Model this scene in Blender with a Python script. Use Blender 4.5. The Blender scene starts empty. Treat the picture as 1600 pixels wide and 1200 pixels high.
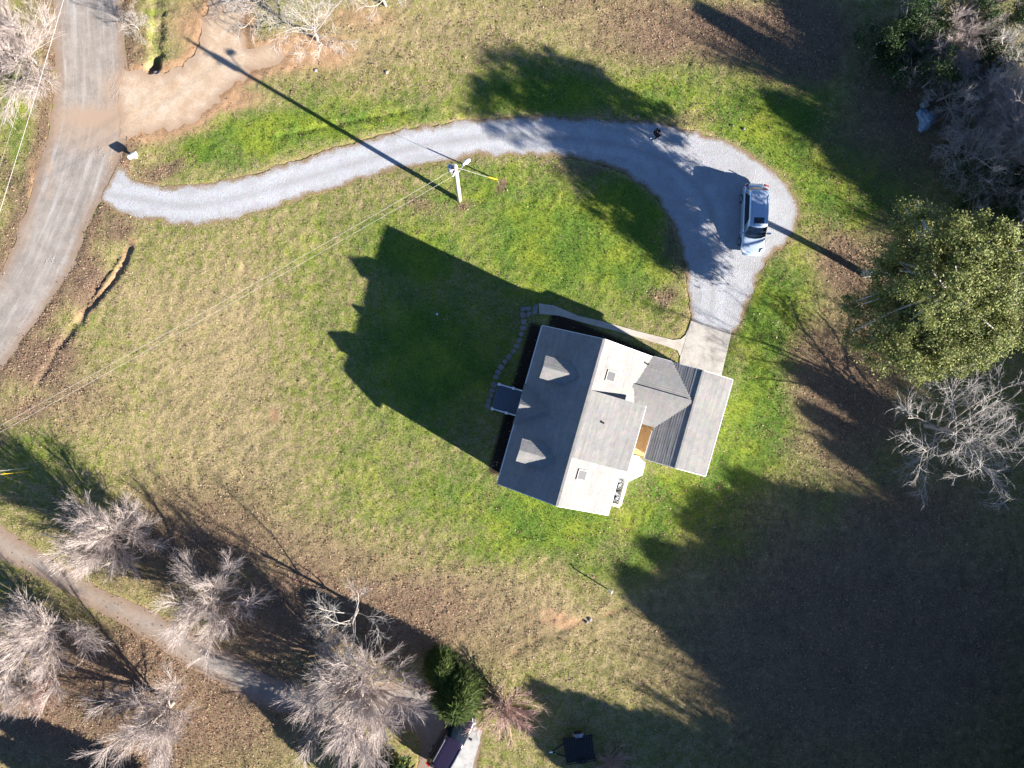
import bpy, math, random
import numpy as np
from mathutils import Vector
from mathutils.geometry import delaunay_2d_cdt

# ------------------------------------------------------------------ camera, sky, sun, exposure
scene = bpy.context.scene
CAM_H, FPX, NX, NY = 52.8, 1130.0, 745.0, 593.0        # drone height, focal length in photo pixels, nadir pixel
SUN_EL = math.radians(20.2)
SUN_DX, SUN_DY = 0.861, -0.508                          # horizontal direction towards the sun
cam_data = bpy.data.cameras.new('drone_camera')
cam_data.sensor_width = 36.0
cam_data.lens = 36.0 * FPX / 1600.0
cam_data.shift_x = (800 - NX) / 1600.0
cam_data.shift_y = (NY - 600) / 1600.0
cam_data.clip_start, cam_data.clip_end = 0.5, 8000
cam = bpy.data.objects.new('drone_camera', cam_data)
cam.location = (0, 0, CAM_H)
scene.collection.objects.link(cam)
scene.camera = cam

world = bpy.data.worlds.new('World'); scene.world = world; world.use_nodes = True
wn = world.node_tree
sky = wn.nodes.new('ShaderNodeTexSky'); sky.sky_type = 'NISHITA'; sky.sun_disc = False
sky.sun_elevation = SUN_EL
sky.sun_rotation = math.atan2(SUN_DX, SUN_DY)
sky.air_density, sky.dust_density, sky.ozone_density = 0.6, 0.0, 4.0
wn.links.new(sky.outputs[0], wn.nodes['Background'].inputs[0])
wn.nodes['Background'].inputs[1].default_value = 0.058

sun_data = bpy.data.lights.new('sun', 'SUN')
sun_data.energy, sun_data.angle, sun_data.color = 5.0, math.radians(0.53), (1.0, 0.93, 0.84)
sun = bpy.data.objects.new('sun', sun_data)
sun.rotation_euler = Vector((-SUN_DX * math.cos(SUN_EL), -SUN_DY * math.cos(SUN_EL), -math.sin(SUN_EL))).to_track_quat('-Z', 'Y').to_euler()
sun.location = (40, -25, 40)
scene.collection.objects.link(sun)
vs = scene.view_settings
vs.view_transform, vs.look, vs.gamma, vs.exposure = 'Standard', 'None', 1.0, 2.05
vs.use_curve_mapping = False

# ------------------------------------------------------------------ helpers
rng = np.random.default_rng(7)
random.seed(7)
COL = scene.collection.objects
ORG = {}

def W(px, py, z=0.0):
    k = (CAM_H - z) / FPX
    return np.array([(px - NX) * k, (NY - py) * k, z])

def tag(o, label=None, cat=None, group=None, kind=None):
    if label: o['label'] = label
    if cat: o['category'] = cat
    if group: o['group'] = group
    if kind: o['kind'] = kind
    return o

def thing(name, label, cat, loc=(0, 0, 0), group=None, rz=0.0):
    o = bpy.data.objects.new(name, None); COL.link(o)
    o.location = tuple(float(v) for v in loc); o.rotation_euler = (0, 0, rz)
    o.empty_display_size = 0.3
    tag(o, label, cat, group)
    ORG[o.name] = np.array(loc, float)
    return o

def raw_mesh(name, V, F):
    """V (n,3); F list of arrays (m,k)"""
    V = np.asarray(V, np.float32)
    if isinstance(F, np.ndarray): F = [F]
    F = [np.asarray(f, np.int32) for f in F if len(f)]
    me = bpy.data.meshes.new(name)
    me.vertices.add(len(V)); me.vertices.foreach_set('co', V.ravel())
    loops = np.concatenate([f.ravel() for f in F])
    tot = np.concatenate([np.full(len(f), f.shape[1], np.int32) for f in F])
    start = np.concatenate([[0], np.cumsum(tot)[:-1]]).astype(np.int32)
    me.loops.add(len(loops)); me.loops.foreach_set('vertex_index', loops)
    me.polygons.add(len(tot)); me.polygons.foreach_set('loop_start', start)
    me.update(calc_edges=True)
    return me

def obj(name, me, m, parent=None, local=False, smooth=False):
    if m is not None: me.materials.append(m)
    if smooth: me.polygons.foreach_set('use_smooth', np.ones(len(me.polygons), bool))
    o = bpy.data.objects.new(name, me); COL.link(o)
    if parent is not None:
        if not local:
            org = ORG[parent.name]
            co = np.empty(len(me.vertices) * 3, np.float32); me.vertices.foreach_get('co', co)
            co = co.reshape(-1, 3) - org.astype(np.float32); me.vertices.foreach_set('co', co.ravel()); me.update()
        o.parent = parent
        ORG[o.name] = ORG[parent.name]
    else:
        ORG[o.name] = np.zeros(3)
    return o

class MB:
    """collects polygons, then one mesh object"""
    def __init__(s): s.v = []; s.f = []
    def poly(s, pts):
        n = len(s.v); s.v += [tuple(map(float, p)) for p in pts]; s.f.append(tuple(range(n, n + len(pts))))
    def hexa(s, lo, hi):
        """lo/hi: 4 points each, closed prism"""
        n = len(s.v); k = len(lo)
        s.v += [tuple(map(float, p)) for p in lo] + [tuple(map(float, p)) for p in hi]
        s.f.append(tuple(range(n + k - 1, n - 1, -1))); s.f.append(tuple(range(n + k, n + 2 * k)))
        for i in range(k):
            j = (i + 1) % k
            s.f.append((n + i, n + j, n + k + j, n + k + i))
    def box(s, c, size, ax=(1, 0), bev=0.0):
        """c centre; size; ax horizontal x axis direction"""
        ax = np.array([ax[0], ax[1], 0.0]); ax /= np.linalg.norm(ax); ay = np.array([-ax[1], ax[0], 0.0]); az = np.array([0, 0, 1.0])
        c = np.asarray(c, float); hx, hy, hz = [v / 2 for v in size]
        def ring(z, k):
            return [c + ax * sx * (hx - k) + ay * sy * (hy - k) + az * z for sx, sy in ((-1, -1), (1, -1), (1, 1), (-1, 1))]
        if bev <= 0: s.hexa(ring(-hz, 0), ring(hz, 0)); return
        n = len(s.v); rings = [ring(-hz, bev), ring(-hz + bev, 0), ring(hz - bev, 0), ring(hz, bev)]
        s.loft(rings, True)
    def loft(s, rings, caps=True, closed=True):
        n = len(s.v); k = len(rings[0])
        for r in rings: s.v += [tuple(map(float, p)) for p in r]
        for a in range(len(rings) - 1):
            for i in range(k if closed else k - 1):
                j = (i + 1) % k
                s.f.append((n + a * k + i, n + a * k + j, n + (a + 1) * k + j, n + (a + 1) * k + i))
        if caps:
            s.f.append(tuple(n + i for i in range(k - 1, -1, -1)))
            s.f.append(tuple(n + (len(rings) - 1) * k + i for i in range(k)))
    def tube(s, pts, r, n=8, caps=True):
        pts = [np.asarray(p, float) for p in pts]
        if np.isscalar(r): r = [r] * len(pts)
        rings = []
        for i, p in enumerate(pts):
            d = pts[min(i + 1, len(pts) - 1)] - pts[max(i - 1, 0)]; d = d / (np.linalg.norm(d) + 1e-9)
            up = np.array([0, 0, 1.0]) if abs(d[2]) < 0.95 else np.array([1.0, 0, 0])
            a = np.cross(up, d); a /= np.linalg.norm(a); b = np.cross(d, a)
            rings.append([p + r[i] * (a * math.cos(t) + b * math.sin(t)) for t in np.linspace(0, 2 * math.pi, n, endpoint=False)])
        s.loft(rings, caps)
    def build(s, name, m, parent=None, local=False, smooth=False):
        me = bpy.data.meshes.new(name); me.from_pydata(s.v, [], s.f); me.update()
        return obj(name, me, m, parent, local, smooth)

def copy_tree(o, parent=None):
    c = o.copy(); COL.link(c); c.parent = parent
    for ch in list(o.children): copy_tree(ch, c)
    return c

# value noise
_T = np.random.default_rng(3).random((256, 256))
def vnoise(x, y):
    xi = np.floor(x).astype(int); yi = np.floor(y).astype(int); fx = x - xi; fy = y - yi
    fx = fx * fx * (3 - 2 * fx); fy = fy * fy * (3 - 2 * fy)
    g = lambda a, b: _T[a & 255, b & 255]
    return (g(xi, yi) * (1 - fx) + g(xi + 1, yi) * fx) * (1 - fy) + (g(xi, yi + 1) * (1 - fx) + g(xi + 1, yi + 1) * fx) * fy
def fbm(x, y, o=4):
    s = 0; a = 0.5; t = 0
    for i in range(o):
        s = s + a * vnoise(x * 2 ** i + 17.3 * i, y * 2 ** i - 9.1 * i); t += a; a *= 0.5
    return s / t
def sstep(a, b, x):
    t = np.clip((x - a) / (b - a), 0, 1); return t * t * (3 - 2 * t)

def seg_dist(x, y, a, b):
    dx, dy = b[0] - a[0], b[1] - a[1]; L = dx * dx + dy * dy + 1e-12
    t = np.clip(((x - a[0]) * dx + (y - a[1]) * dy) / L, 0, 1)
    return np.hypot(x - a[0] - t * dx, y - a[1] - t * dy)
def line_dist(x, y, pts):
    d = np.full(np.shape(x), 1e9)
    for i in range(len(pts) - 1): d = np.minimum(d, seg_dist(x, y, pts[i], pts[i + 1]))
    return d
def poly_sd(x, y, pts):
    """signed distance, positive inside"""
    d = line_dist(x, y, list(pts) + [pts[0]]); ins = np.zeros(np.shape(x), bool)
    n = len(pts)
    for i in range(n):
        x1, y1 = pts[i][:2]; x2, y2 = pts[(i + 1) % n][:2]
        c = ((y1 > y) != (y2 > y)) & (x < (x2 - x1) * (y - y1) / (y2 - y1 + 1e-12) + x1)
        ins ^= c
    return np.where(ins, d, -d)
def smooth_poly(pts, closed=True, n=4):
    pts = [np.array(p[:2], float) for p in pts]; out = []; N = len(pts)
    for i in range(N if closed else N - 1):
        p0 = pts[(i - 1) % N] if closed or i > 0 else pts[i]; p1 = pts[i]; p2 = pts[(i + 1) % N]
        p3 = pts[(i + 2) % N] if closed or i + 2 < N else p2
        for k in range(n):
            t = k / n
            out.append(0.5 * ((2 * p1) + (-p0 + p2) * t + (2 * p0 - 5 * p1 + 4 * p2 - p3) * t * t + (-p0 + 3 * p1 - 3 * p2 + p3) * t ** 3))
    if not closed: out.append(pts[-1])
    return out
def PX(lst): return [W(x, y)[:2] for x, y in lst]

# ------------------------------------------------------------------ materials
def new_mat(name, rough=0.8, spec=0.3, metal=0.0):
    m = bpy.data.materials.new(name); m.use_nodes = True
    b = m.node_tree.nodes['Principled BSDF']
    b.inputs['Roughness'].default_value = rough; b.inputs['Specular IOR Level'].default_value = spec; b.inputs['Metallic'].default_value = metal
    return m, m.node_tree, b
def nd(t, kind, **kw):
    n = t.nodes.new(kind)
    for k, v in kw.items():
        if k in n.inputs: n.inputs[k].default_value = v
        else: setattr(n, k, v)
    return n
def noise(t, scale, detail=3.0, rough=0.6, vec=None, dist=0.0):
    n = nd(t, 'ShaderNodeTexNoise', Scale=scale, Detail=detail, Roughness=rough, Distortion=dist)
    if vec is not None: t.links.new(vec, n.inputs['Vector'])
    return n.outputs['Fac']
def ramp(t, fac, stops):
    r = t.nodes.new('ShaderNodeValToRGB'); e = r.color_ramp.elements
    while len(e) < len(stops): e.new(0.5)
    for el, (p, c) in zip(e, stops): el.position = p; el.color = (*c, 1) if len(c) == 3 else c
    t.links.new(fac, r.inputs[0]); return r.outputs[0]
def mixc(t, fac, a, b, mode='MIX'):
    n = t.nodes.new('ShaderNodeMix'); n.data_type = 'RGBA'; n.blend_type = mode
    for sock, v in ((n.inputs[0], fac), (n.inputs[6], a), (n.inputs[7], b)):
        if isinstance(v, bpy.types.NodeSocket): t.links.new(v, sock)
        elif isinstance(v, (int, float)): sock.default_value = v
        else: sock.default_value = (*v, 1) if len(v) == 3 else v
    return n.outputs[2]
def mathn(t, op, a, b=0.0, clamp=False):
    n = t.nodes.new('ShaderNodeMath'); n.operation = op; n.use_clamp = clamp
    for sock, v in ((n.inputs[0], a), (n.inputs[1], b)):
        if isinstance(v, bpy.types.NodeSocket): t.links.new(v, sock)
        else: sock.default_value = v
    return n.outputs[0]
def objvec(t): return t.nodes.new('ShaderNodeTexCoord').outputs['Object']
def bump(t, b, h, strength=0.3, dist=0.02):
    n = nd(t, 'ShaderNodeBump', Strength=strength, Distance=dist); t.links.new(h, n.inputs['Height']); t.links.new(n.outputs[0], b.inputs['Normal'])

def simple(name, col, rough=0.7, var=0.15, scale=3.0, spec=0.3, metal=0.0, bmp=0.0, fine=40.0):
    m, t, b = new_mat(name, rough, spec, metal)
    v = objvec(t)
    n1 = noise(t, scale, 4, 0.6, v); n2 = noise(t, fine, 2, 0.6, v)
    f = mathn(t, 'MULTIPLY', mathn(t, 'ADD', n1, n2), 0.5)
    lo = tuple(c * (1 - var) for c in col); hi = tuple(min(1, c * (1 + var)) for c in col)
    t.links.new(ramp(t, f, [(0.3, lo), (0.7, hi)]), b.inputs['Base Color'])
    if bmp: bump(t, b, n2, bmp, 0.01)
    return m

def attr(t, name):
    n = t.nodes.new('ShaderNodeAttribute'); n.attribute_name = name; return n

def make_ground_mat():
    m, t, b = new_mat('lawn_soil', 0.95, 0.1)
    v = objvec(t)
    a = attr(t, 'cover'); sep = t.nodes.new('ShaderNodeSeparateColor'); t.links.new(a.outputs['Color'], sep.inputs[0])
    lush, lit, clay, alpha = sep.outputs[0], sep.outputs[1], sep.outputs[2], a.outputs['Alpha']
    nb = noise(t, 0.35, 5, 0.65, v); nm = noise(t, 1.7, 5, 0.7, v); nf = noise(t, 7.0, 4, 0.75, v); nx = noise(t, 22.0, 3, 0.7, v)
    straw = ramp(t, nf, [(0.25, (0.13, 0.105, 0.05)), (0.5, (0.285, 0.23, 0.125)), (0.75, (0.44, 0.355, 0.225))])
    olive = ramp(t, nf, [(0.25, (0.065, 0.085, 0.016)), (0.5, (0.16, 0.185, 0.04)), (0.75, (0.28, 0.29, 0.09))])
    base = mixc(t, ramp(t, mathn(t, 'ADD', nm, mathn(t, 'MULTIPLY', mathn(t, 'MINIMUM', lush, 0.0), 0.3)), [(0.38, (0, 0, 0)), (0.62, (1, 1, 1))]), straw, olive)
    green = ramp(t, nf, [(0.25, (0.04, 0.083, 0.014)), (0.5, (0.095, 0.172, 0.026)), (0.78, (0.19, 0.25, 0.055))])
    ygreen = ramp(t, nf, [(0.25, (0.085, 0.12, 0.012)), (0.55, (0.19, 0.235, 0.03)), (0.8, (0.31, 0.32, 0.065))])
    green = mixc(t, ramp(t, nb, [(0.42, (0, 0, 0)), (0.62, (1, 1, 1))]), green, ygreen)
    lf = mathn(t, 'ADD', lush, mathn(t, 'MULTIPLY', mathn(t, 'SUBTRACT', nm, 0.5), 0.8))
    c = mixc(t, ramp(t, lf, [(0.14, (0, 0, 0)), (0.72, (1, 1, 1))]), base, green)
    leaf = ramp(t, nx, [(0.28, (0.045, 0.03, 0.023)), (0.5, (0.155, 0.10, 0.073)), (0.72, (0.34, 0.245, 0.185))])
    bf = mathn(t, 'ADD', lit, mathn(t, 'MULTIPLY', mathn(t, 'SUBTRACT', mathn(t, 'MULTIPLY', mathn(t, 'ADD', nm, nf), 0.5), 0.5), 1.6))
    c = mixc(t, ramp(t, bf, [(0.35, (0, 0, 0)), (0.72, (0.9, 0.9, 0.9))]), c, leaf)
    soil = ramp(t, nm, [(0.3, (0.26, 0.155, 0.085)), (0.7, (0.40, 0.27, 0.165))])
    cf = mathn(t, 'ADD', clay, mathn(t, 'MULTIPLY', mathn(t, 'SUBTRACT', nm, 0.5), 1.1))
    c = mixc(t, ramp(t, cf, [(0.35, (0, 0, 0)), (0.7, (1, 1, 1))]), c, soil)
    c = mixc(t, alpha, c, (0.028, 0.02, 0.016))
    c = mixc(t, 1.0, c, ramp(t, nb, [(0.3, (0.8, 0.8, 0.8)), (0.7, (1.15, 1.12, 1.08))]), 'MULTIPLY')
    t.links.new(c, b.inputs['Base Color'])
    bump(t, b, mathn(t, 'ADD', nf, mathn(t, 'MULTIPLY', nx, 0.6)), 0.7, 0.08)
    return m

def make_gravel():
    m, t, b = new_mat('pale_blue_gravel', 0.95, 0.15)
    v = objvec(t); e = attr(t, 'edge').outputs['Fac']
    nf = noise(t, 16, 3, 0.8, v); nm = noise(t, 0.7, 5, 0.75, v); nb = noise(t, 0.4, 3, 0.6, v)
    vor = nd(t, 'ShaderNodeTexVoronoi', Scale=11.0); t.links.new(v, vor.inputs['Vector'])
    c = ramp(t, nf, [(0.2, (0.25, 0.262, 0.29)), (0.5, (0.345, 0.36, 0.395)), (0.8, (0.45, 0.465, 0.50))])
    c = mixc(t, 0.2, c, vor.outputs['Color'], 'SOFT_LIGHT')
    hs = nd(t, 'ShaderNodeHueSaturation', Saturation=0.6); t.links.new(c, hs.inputs['Color']); c = hs.outputs[0]
    c = mixc(t, ramp(t, nm, [(0.45, (0, 0, 0)), (0.75, (0.55, 0.55, 0.55))]), c, (0.22, 0.215, 0.21))
    al = attr(t, 'along').outputs['Vector']; sx = t.nodes.new('ShaderNodeSeparateXYZ'); t.links.new(al, sx.inputs[0])
    off = mathn(t, 'ADD', mathn(t, 'ABSOLUTE', sx.outputs[0]), mathn(t, 'MULTIPLY', mathn(t, 'SUBTRACT', nm, 0.5), 0.7))
    wheel = ramp(t, off, [(0.05, (.75, .75, .75)), (0.38, (.1, .1, .1)), (0.72, (0, 0, 0)), (1.0, (.45, .45, .45))])
    c = mixc(t, mathn(t, 'MULTIPLY', wheel, nb), c, (0.20, 0.195, 0.19))
    ef = mathn(t, 'ADD', e, mathn(t, 'MULTIPLY', mathn(t, 'SUBTRACT', nf, 0.5), 0.9))
    ef = mathn(t, 'ADD', ef, mathn(t, 'MULTIPLY', mathn(t, 'SUBTRACT', nm, 0.5), 1.3))
    c = mixc(t, ramp(t, ef, [(0.06, (1, 1, 1)), (0.34, (0, 0, 0))]), c, (0.20, 0.145, 0.09))
    t.links.new(c, b.inputs['Base Color'])
    bump(t, b, mathn(t, 'ADD', nf, vor.outputs['Distance']), 0.6, 0.02)
    return m

def make_asphalt(name, worn=1.0, tone=1.0):
    m, t, b = new_mat(name, 0.9, 0.2)
    v = objvec(t); e = attr(t, 'edge').outputs['Fac']; st = attr(t, 'stain').outputs['Fac']; al = attr(t, 'along').outputs['Vector']
    mp = t.nodes.new('ShaderNodeMapping'); mp.inputs['Scale'].default_value = (2.2, 0.13, 1); t.links.new(al, mp.inputs['Vector'])
    streak = noise(t, 1.0, 5, 0.7, mp.outputs[0]); nf = noise(t, 14, 3, 0.75, v); nm = noise(t, 0.8, 5, 0.7, v); nd_ = noise(t, 3.2, 4, 0.75, v)
    c = ramp(t, nm, [(0.3, (0.19 * tone, 0.168 * tone, 0.148 * tone)), (0.7, (0.30 * tone, 0.27 * tone, 0.24 * tone))])
    c = mixc(t, ramp(t, streak, [(0.5, (0, 0, 0)), (0.68, (0.65 * worn, 0.65 * worn, 0.65 * worn))]), c, (0.40, 0.385, 0.37))
    c = mixc(t, ramp(t, streak, [(0.3, (0.7 * worn, 0.7 * worn, 0.7 * worn)), (0.44, (0, 0, 0))]), c, (0.15, 0.138, 0.125))
    c = mixc(t, 0.4, c, ramp(t, nf, [(0.3, (0.25, 0.25, 0.25)), (0.7, (0.75, 0.75, 0.75))]), 'OVERLAY')
    sf = mathn(t, 'ADD', st, mathn(t, 'MULTIPLY', mathn(t, 'SUBTRACT', nm, 0.5), 1.3))
    c = mixc(t, ramp(t, sf, [(0.25, (0, 0, 0)), (0.95, (0.9, 0.9, 0.9))]), c, (0.315, 0.23, 0.165))
    ef = mathn(t, 'ADD', e, mathn(t, 'MULTIPLY', mathn(t, 'SUBTRACT', nd_, 0.5), 0.9))
    c = mixc(t, ramp(t, ef, [(0.15, (0.85, 0.85, 0.85)), (0.85, (0, 0, 0))]), c, (0.22, 0.155, 0.11))
    t.links.new(c, b.inputs['Base Color'])
    bump(t, b, nf, 0.4, 0.02)
    return m

def make_dirt():
    m, t, b = new_mat('packed_sand_track', 0.95, 0.1)
    v = objvec(t); e = attr(t, 'edge').outputs['Fac']
    nf = noise(t, 9, 3, 0.7, v); nm = noise(t, 0.7, 5, 0.7, v, 0.6)
    c = ramp(t, nm, [(0.3, (0.33, 0.235, 0.155)), (0.5, (0.40, 0.31, 0.225)), (0.7, (0.45, 0.38, 0.305))])
    c = mixc(t, 0.35, c, ramp(t, nf, [(0.3, (0.3, 0.3, 0.3)), (0.7, (0.7, 0.7, 0.7))]), 'OVERLAY')
    ef = mathn(t, 'ADD', e, mathn(t, 'MULTIPLY', mathn(t, 'SUBTRACT', nm, 0.5), 1.2))
    c = mixc(t, ramp(t, ef, [(0.1, (1, 1, 1)), (0.75, (0, 0, 0))]), c, (0.31, 0.225, 0.16))
    t.links.new(c, b.inputs['Base Color']); bump(t, b, nf, 0.5, 0.03)
    return m

def make_concrete(name, c0, c1, dark):
    m, t, b = new_mat(name, 0.9, 0.2)
    v = objvec(t); n1 = noise(t, 0.9, 5, 0.7, v); nf = noise(t, 12, 3, 0.7, v)
    c = ramp(t, n1, [(0.33, dark), (0.5, c0), (0.7, c1)])
    c = mixc(t, 0.25, c, ramp(t, nf, [(0.3, (0.3, 0.3, 0.3)), (0.7, (0.7, 0.7, 0.7))]), 'OVERLAY')
    t.links.new(c, b.inputs['Base Color']); bump(t, b, nf, 0.3, 0.01)
    return m

def make_shingle():
    m, t, b = new_mat('grey_shingles', 0.92, 0.15)
    v = objvec(t); nf = noise(t, 9, 4, 0.8, v); nb = noise(t, 0.5, 3, 0.6, v); nx = noise(t, 26, 2, 0.6, v)
    mp = t.nodes.new('ShaderNodeMapping'); mp.inputs['Rotation'].default_value = (0, 0, math.radians(15.9)); t.links.new(v, mp.inputs['Vector'])
    vor = nd(t, 'ShaderNodeTexVoronoi', Scale=3.4); t.links.new(mp.outputs[0], vor.inputs['Vector'])
    c = ramp(t, mathn(t, 'MULTIPLY', mathn(t, 'ADD', nf, nx), 0.5), [(0.25, (0.175, 0.166, 0.158)), (0.75, (0.285, 0.272, 0.258))])
    c = mixc(t, 0.12, c, vor.outputs['Color'], 'SOFT_LIGHT')
    hs = nd(t, 'ShaderNodeHueSaturation', Saturation=0.5); t.links.new(c, hs.inputs['Color'])
    mp2 = t.nodes.new('ShaderNodeMapping'); mp2.inputs['Scale'].default_value = (7.5, .45, 3.0); t.links.new(mp.outputs[0], mp2.inputs['Vector'])
    band = noise(t, 1.0, 3, 0.7, mp2.outputs[0]); hs_ = mixc(t, 1.0, hs.outputs[0], ramp(t, band, [(0.32, (.90, .90, .905)), (0.68, (1.08, 1.075, 1.07))]), 'MULTIPLY')
    drip = noise(t, .9, 5, .75, v); hs_ = mixc(t, ramp(t, drip, [(.56, (0, 0, 0)), (.8, (.5, .5, .5))]), hs_, (.13, .125, .12))
    c = mixc(t, 1.0, hs_, ramp(t, nb, [(0.3, (0.9, 0.9, 0.9)), (0.7, (1.08, 1.07, 1.05))]), 'MULTIPLY')
    t.links.new(c, b.inputs['Base Color']); bump(t, b, nx, 0.4, 0.01)
    return m

def make_attr_mat(name, rough=0.8, spec=0.15, trans=0.0, jitter=0.35):
    m, t, b = new_mat(name, rough, spec)
    a = attr(t, 'tint'); oi = t.nodes.new('ShaderNodeObjectInfo')
    c = mixc(t, jitter, a.outputs['Color'], ramp(t, noise(t, 0.8, 3, 0.6, objvec(t)), [(0.3, (0.3, 0.3, 0.3)), (0.7, (0.7, 0.7, 0.7))]), 'OVERLAY')
    t.links.new(c, b.inputs['Base Color'])
    if trans > 0:
        tr = nd(t, 'ShaderNodeBsdfTranslucent'); t.links.new(c, tr.inputs['Color'])
        mx = nd(t, 'ShaderNodeMixShader'); mx.inputs[0].default_value = trans
        t.links.new(b.outputs[0], mx.inputs[1]); t.links.new(tr.outputs[0], mx.inputs[2])
        t.links.new(mx.outputs[0], t.nodes['Material Output'].inputs[0])
    return m

M = {}
M['ground'] = make_ground_mat(); M['gravel'] = make_gravel(); M['road'] = make_asphalt('worn_asphalt')
M['lane'] = make_asphalt('old_lane_asphalt', 0.3, 0.92); M['dirt'] = make_dirt()
M['concrete'] = make_concrete('pad_concrete', (0.37, 0.345, 0.31), (0.46, 0.43, 0.385), (0.22, 0.205, 0.185))
M['walk'] = make_concrete('walk_concrete', (0.42, 0.38, 0.33), (0.48, 0.44, 0.38), (0.33, 0.295, 0.25))
M['patio'] = make_concrete('pale_patio', (0.36, 0.36, 0.35), (0.42, 0.42, 0.41), (0.22, 0.22, 0.22))
M['shingle'] = make_shingle()
M['grass'] = make_attr_mat('grass_blades', 0.7, 0.2, 0.3)
M['leaflitter'] = make_attr_mat('fallen_leaves', 0.9, 0.1, 0.0)
M['foliage'] = make_attr_mat('green_leaves', 0.65, 0.25, 0.25)
M['siding'] = simple('white_siding', (0.74, 0.73, 0.70), 0.6, 0.04)
M['brick'] = simple('foundation_block', (0.30, 0.27, 0.25), 0.9, 0.2, 4)
M['trim'] = simple('white_trim', (0.78, 0.78, 0.77), 0.5, 0.04)
M['dullglass'] = simple('dusty_skylight', (.05, .052, .058), .6, .1)
M['skyframe'] = simple('skylight_frame', (.30, .29, .27), .6, .1)
M['glass'] = simple('window_glass', (0.02, 0.03, 0.04), 0.08, 0.1, spec=0.6)
M['wood'] = simple('new_deck_boards', (0.55, 0.33, 0.15), 0.7, 0.18, 2.5)
M['whitedeck'] = simple('white_deck_surface', (0.82, 0.82, 0.80), 0.6, 0.04)
M['porch'] = simple('slate_porch_boards', (0.10, 0.12, 0.16), 0.6, 0.12)
M['door'] = simple('dark_door', (0.08, 0.03, 0.025), 0.5, 0.1)
M['metal'] = simple('grey_metal', (0.35, 0.36, 0.37), 0.45, 0.1, metal=0.6)
M['darkmetal'] = simple('black_metal', (0.012, 0.013, 0.017), 0.6, 0.2)
M['stone'] = simple('stepping_stone', (0.22, 0.20, 0.21), 0.9, 0.3, 1.6, bmp=0.4)
M['pole'] = simple('bleached_pole_wood', (0.52, 0.47, 0.41), 0.9, 0.12, 2)
M['wire'] = simple('aluminium_wire', (0.42, 0.41, 0.39), 0.5, 0.05, metal=0.2)
M['ceramic'] = simple('white_insulator', (0.7, 0.7, 0.7), 0.3, 0.05)
M['yellow'] = simple('yellow_guard', (0.6, 0.42, 0.02), 0.5, 0.08)
M['bark'] = simple('grey_bark', (0.30, 0.26, 0.225), 0.95, 0.3, 3, bmp=0.5)
M['thinbark'] = simple('weathered_bark', (0.34, 0.30, 0.265), 0.95, 0.25, 3, bmp=0.4)
M['palebark'] = simple('pale_bark', (0.47, 0.43, 0.385), 0.95, 0.2, 3, bmp=0.4)
M['twig'] = simple('pinkish_twigs', (0.44, 0.375, 0.345), 0.95, 0.28, 0.7)
M['redtwig'] = simple('reddish_twigs', (0.42, 0.29, 0.25), 0.95, 0.3, 0.7)
M['palebranch'] = simple('pale_branches', (0.44, 0.41, 0.38), 0.95, 0.2, 0.7)
M['tarp'] = simple('blue_white_tarp', (0.22, 0.29, 0.38), 0.5, 0.5, 5)
M['whiteplastic'] = simple('white_plastic', (0.8, 0.8, 0.79), 0.5, 0.04)
M['skin'] = simple('skin', (0.5, 0.32, 0.24), 0.6, 0.06)
M['blackcloth'] = simple('black_cloth', (0.012, 0.012, 0.016), 0.9, 0.25)
M['greycloth'] = simple('dark_grey_cloth', (0.05, 0.05, 0.06), 0.9, 0.2)
M['hair'] = simple('dark_hair', (0.02, 0.015, 0.012), 0.8, 0.2)
M['rubber'] = simple('tyre_rubber', (0.02, 0.02, 0.02), 0.9, 0.1)
M['rim'] = simple('alloy_rim', (0.5, 0.5, 0.52), 0.35, 0.05, metal=0.8)
def paint(name, col, metal=0.5, rough=0.25):
    m, t, b = new_mat(name, rough, 0.5, metal)
    t.links.new(ramp(t, noise(t, 1.2, 3, 0.6, objvec(t)), [(0.3, tuple(c * 0.93 for c in col)), (0.7, col)]), b.inputs['Base Color'])
    b.inputs['Coat Weight'].default_value = 0.6; b.inputs['Coat Roughness'].default_value = 0.05
    return m
M['silver'] = paint('silver_blue_paint', (0.48, 0.58, 0.70), 0.55, 0.3)
M['maroon'] = paint('dark_maroon_paint', (0.022, 0.015, 0.036), 0.3, 0.3)
M['carglass'] = simple('tinted_car_glass', (0.012, 0.02, 0.03), 0.06, 0.1, spec=0.7)
M['lamp'] = simple('headlamp_lens', (0.6, 0.62, 0.65), 0.15, 0.05, spec=0.6)
M['redlamp'] = simple('red_tail_lens', (0.4, 0.02, 0.02), 0.2, 0.08, spec=0.6)
M['chrome'] = simple('bright_rail', (0.75, 0.75, 0.76), 0.25, 0.04, metal=0.9)

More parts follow.
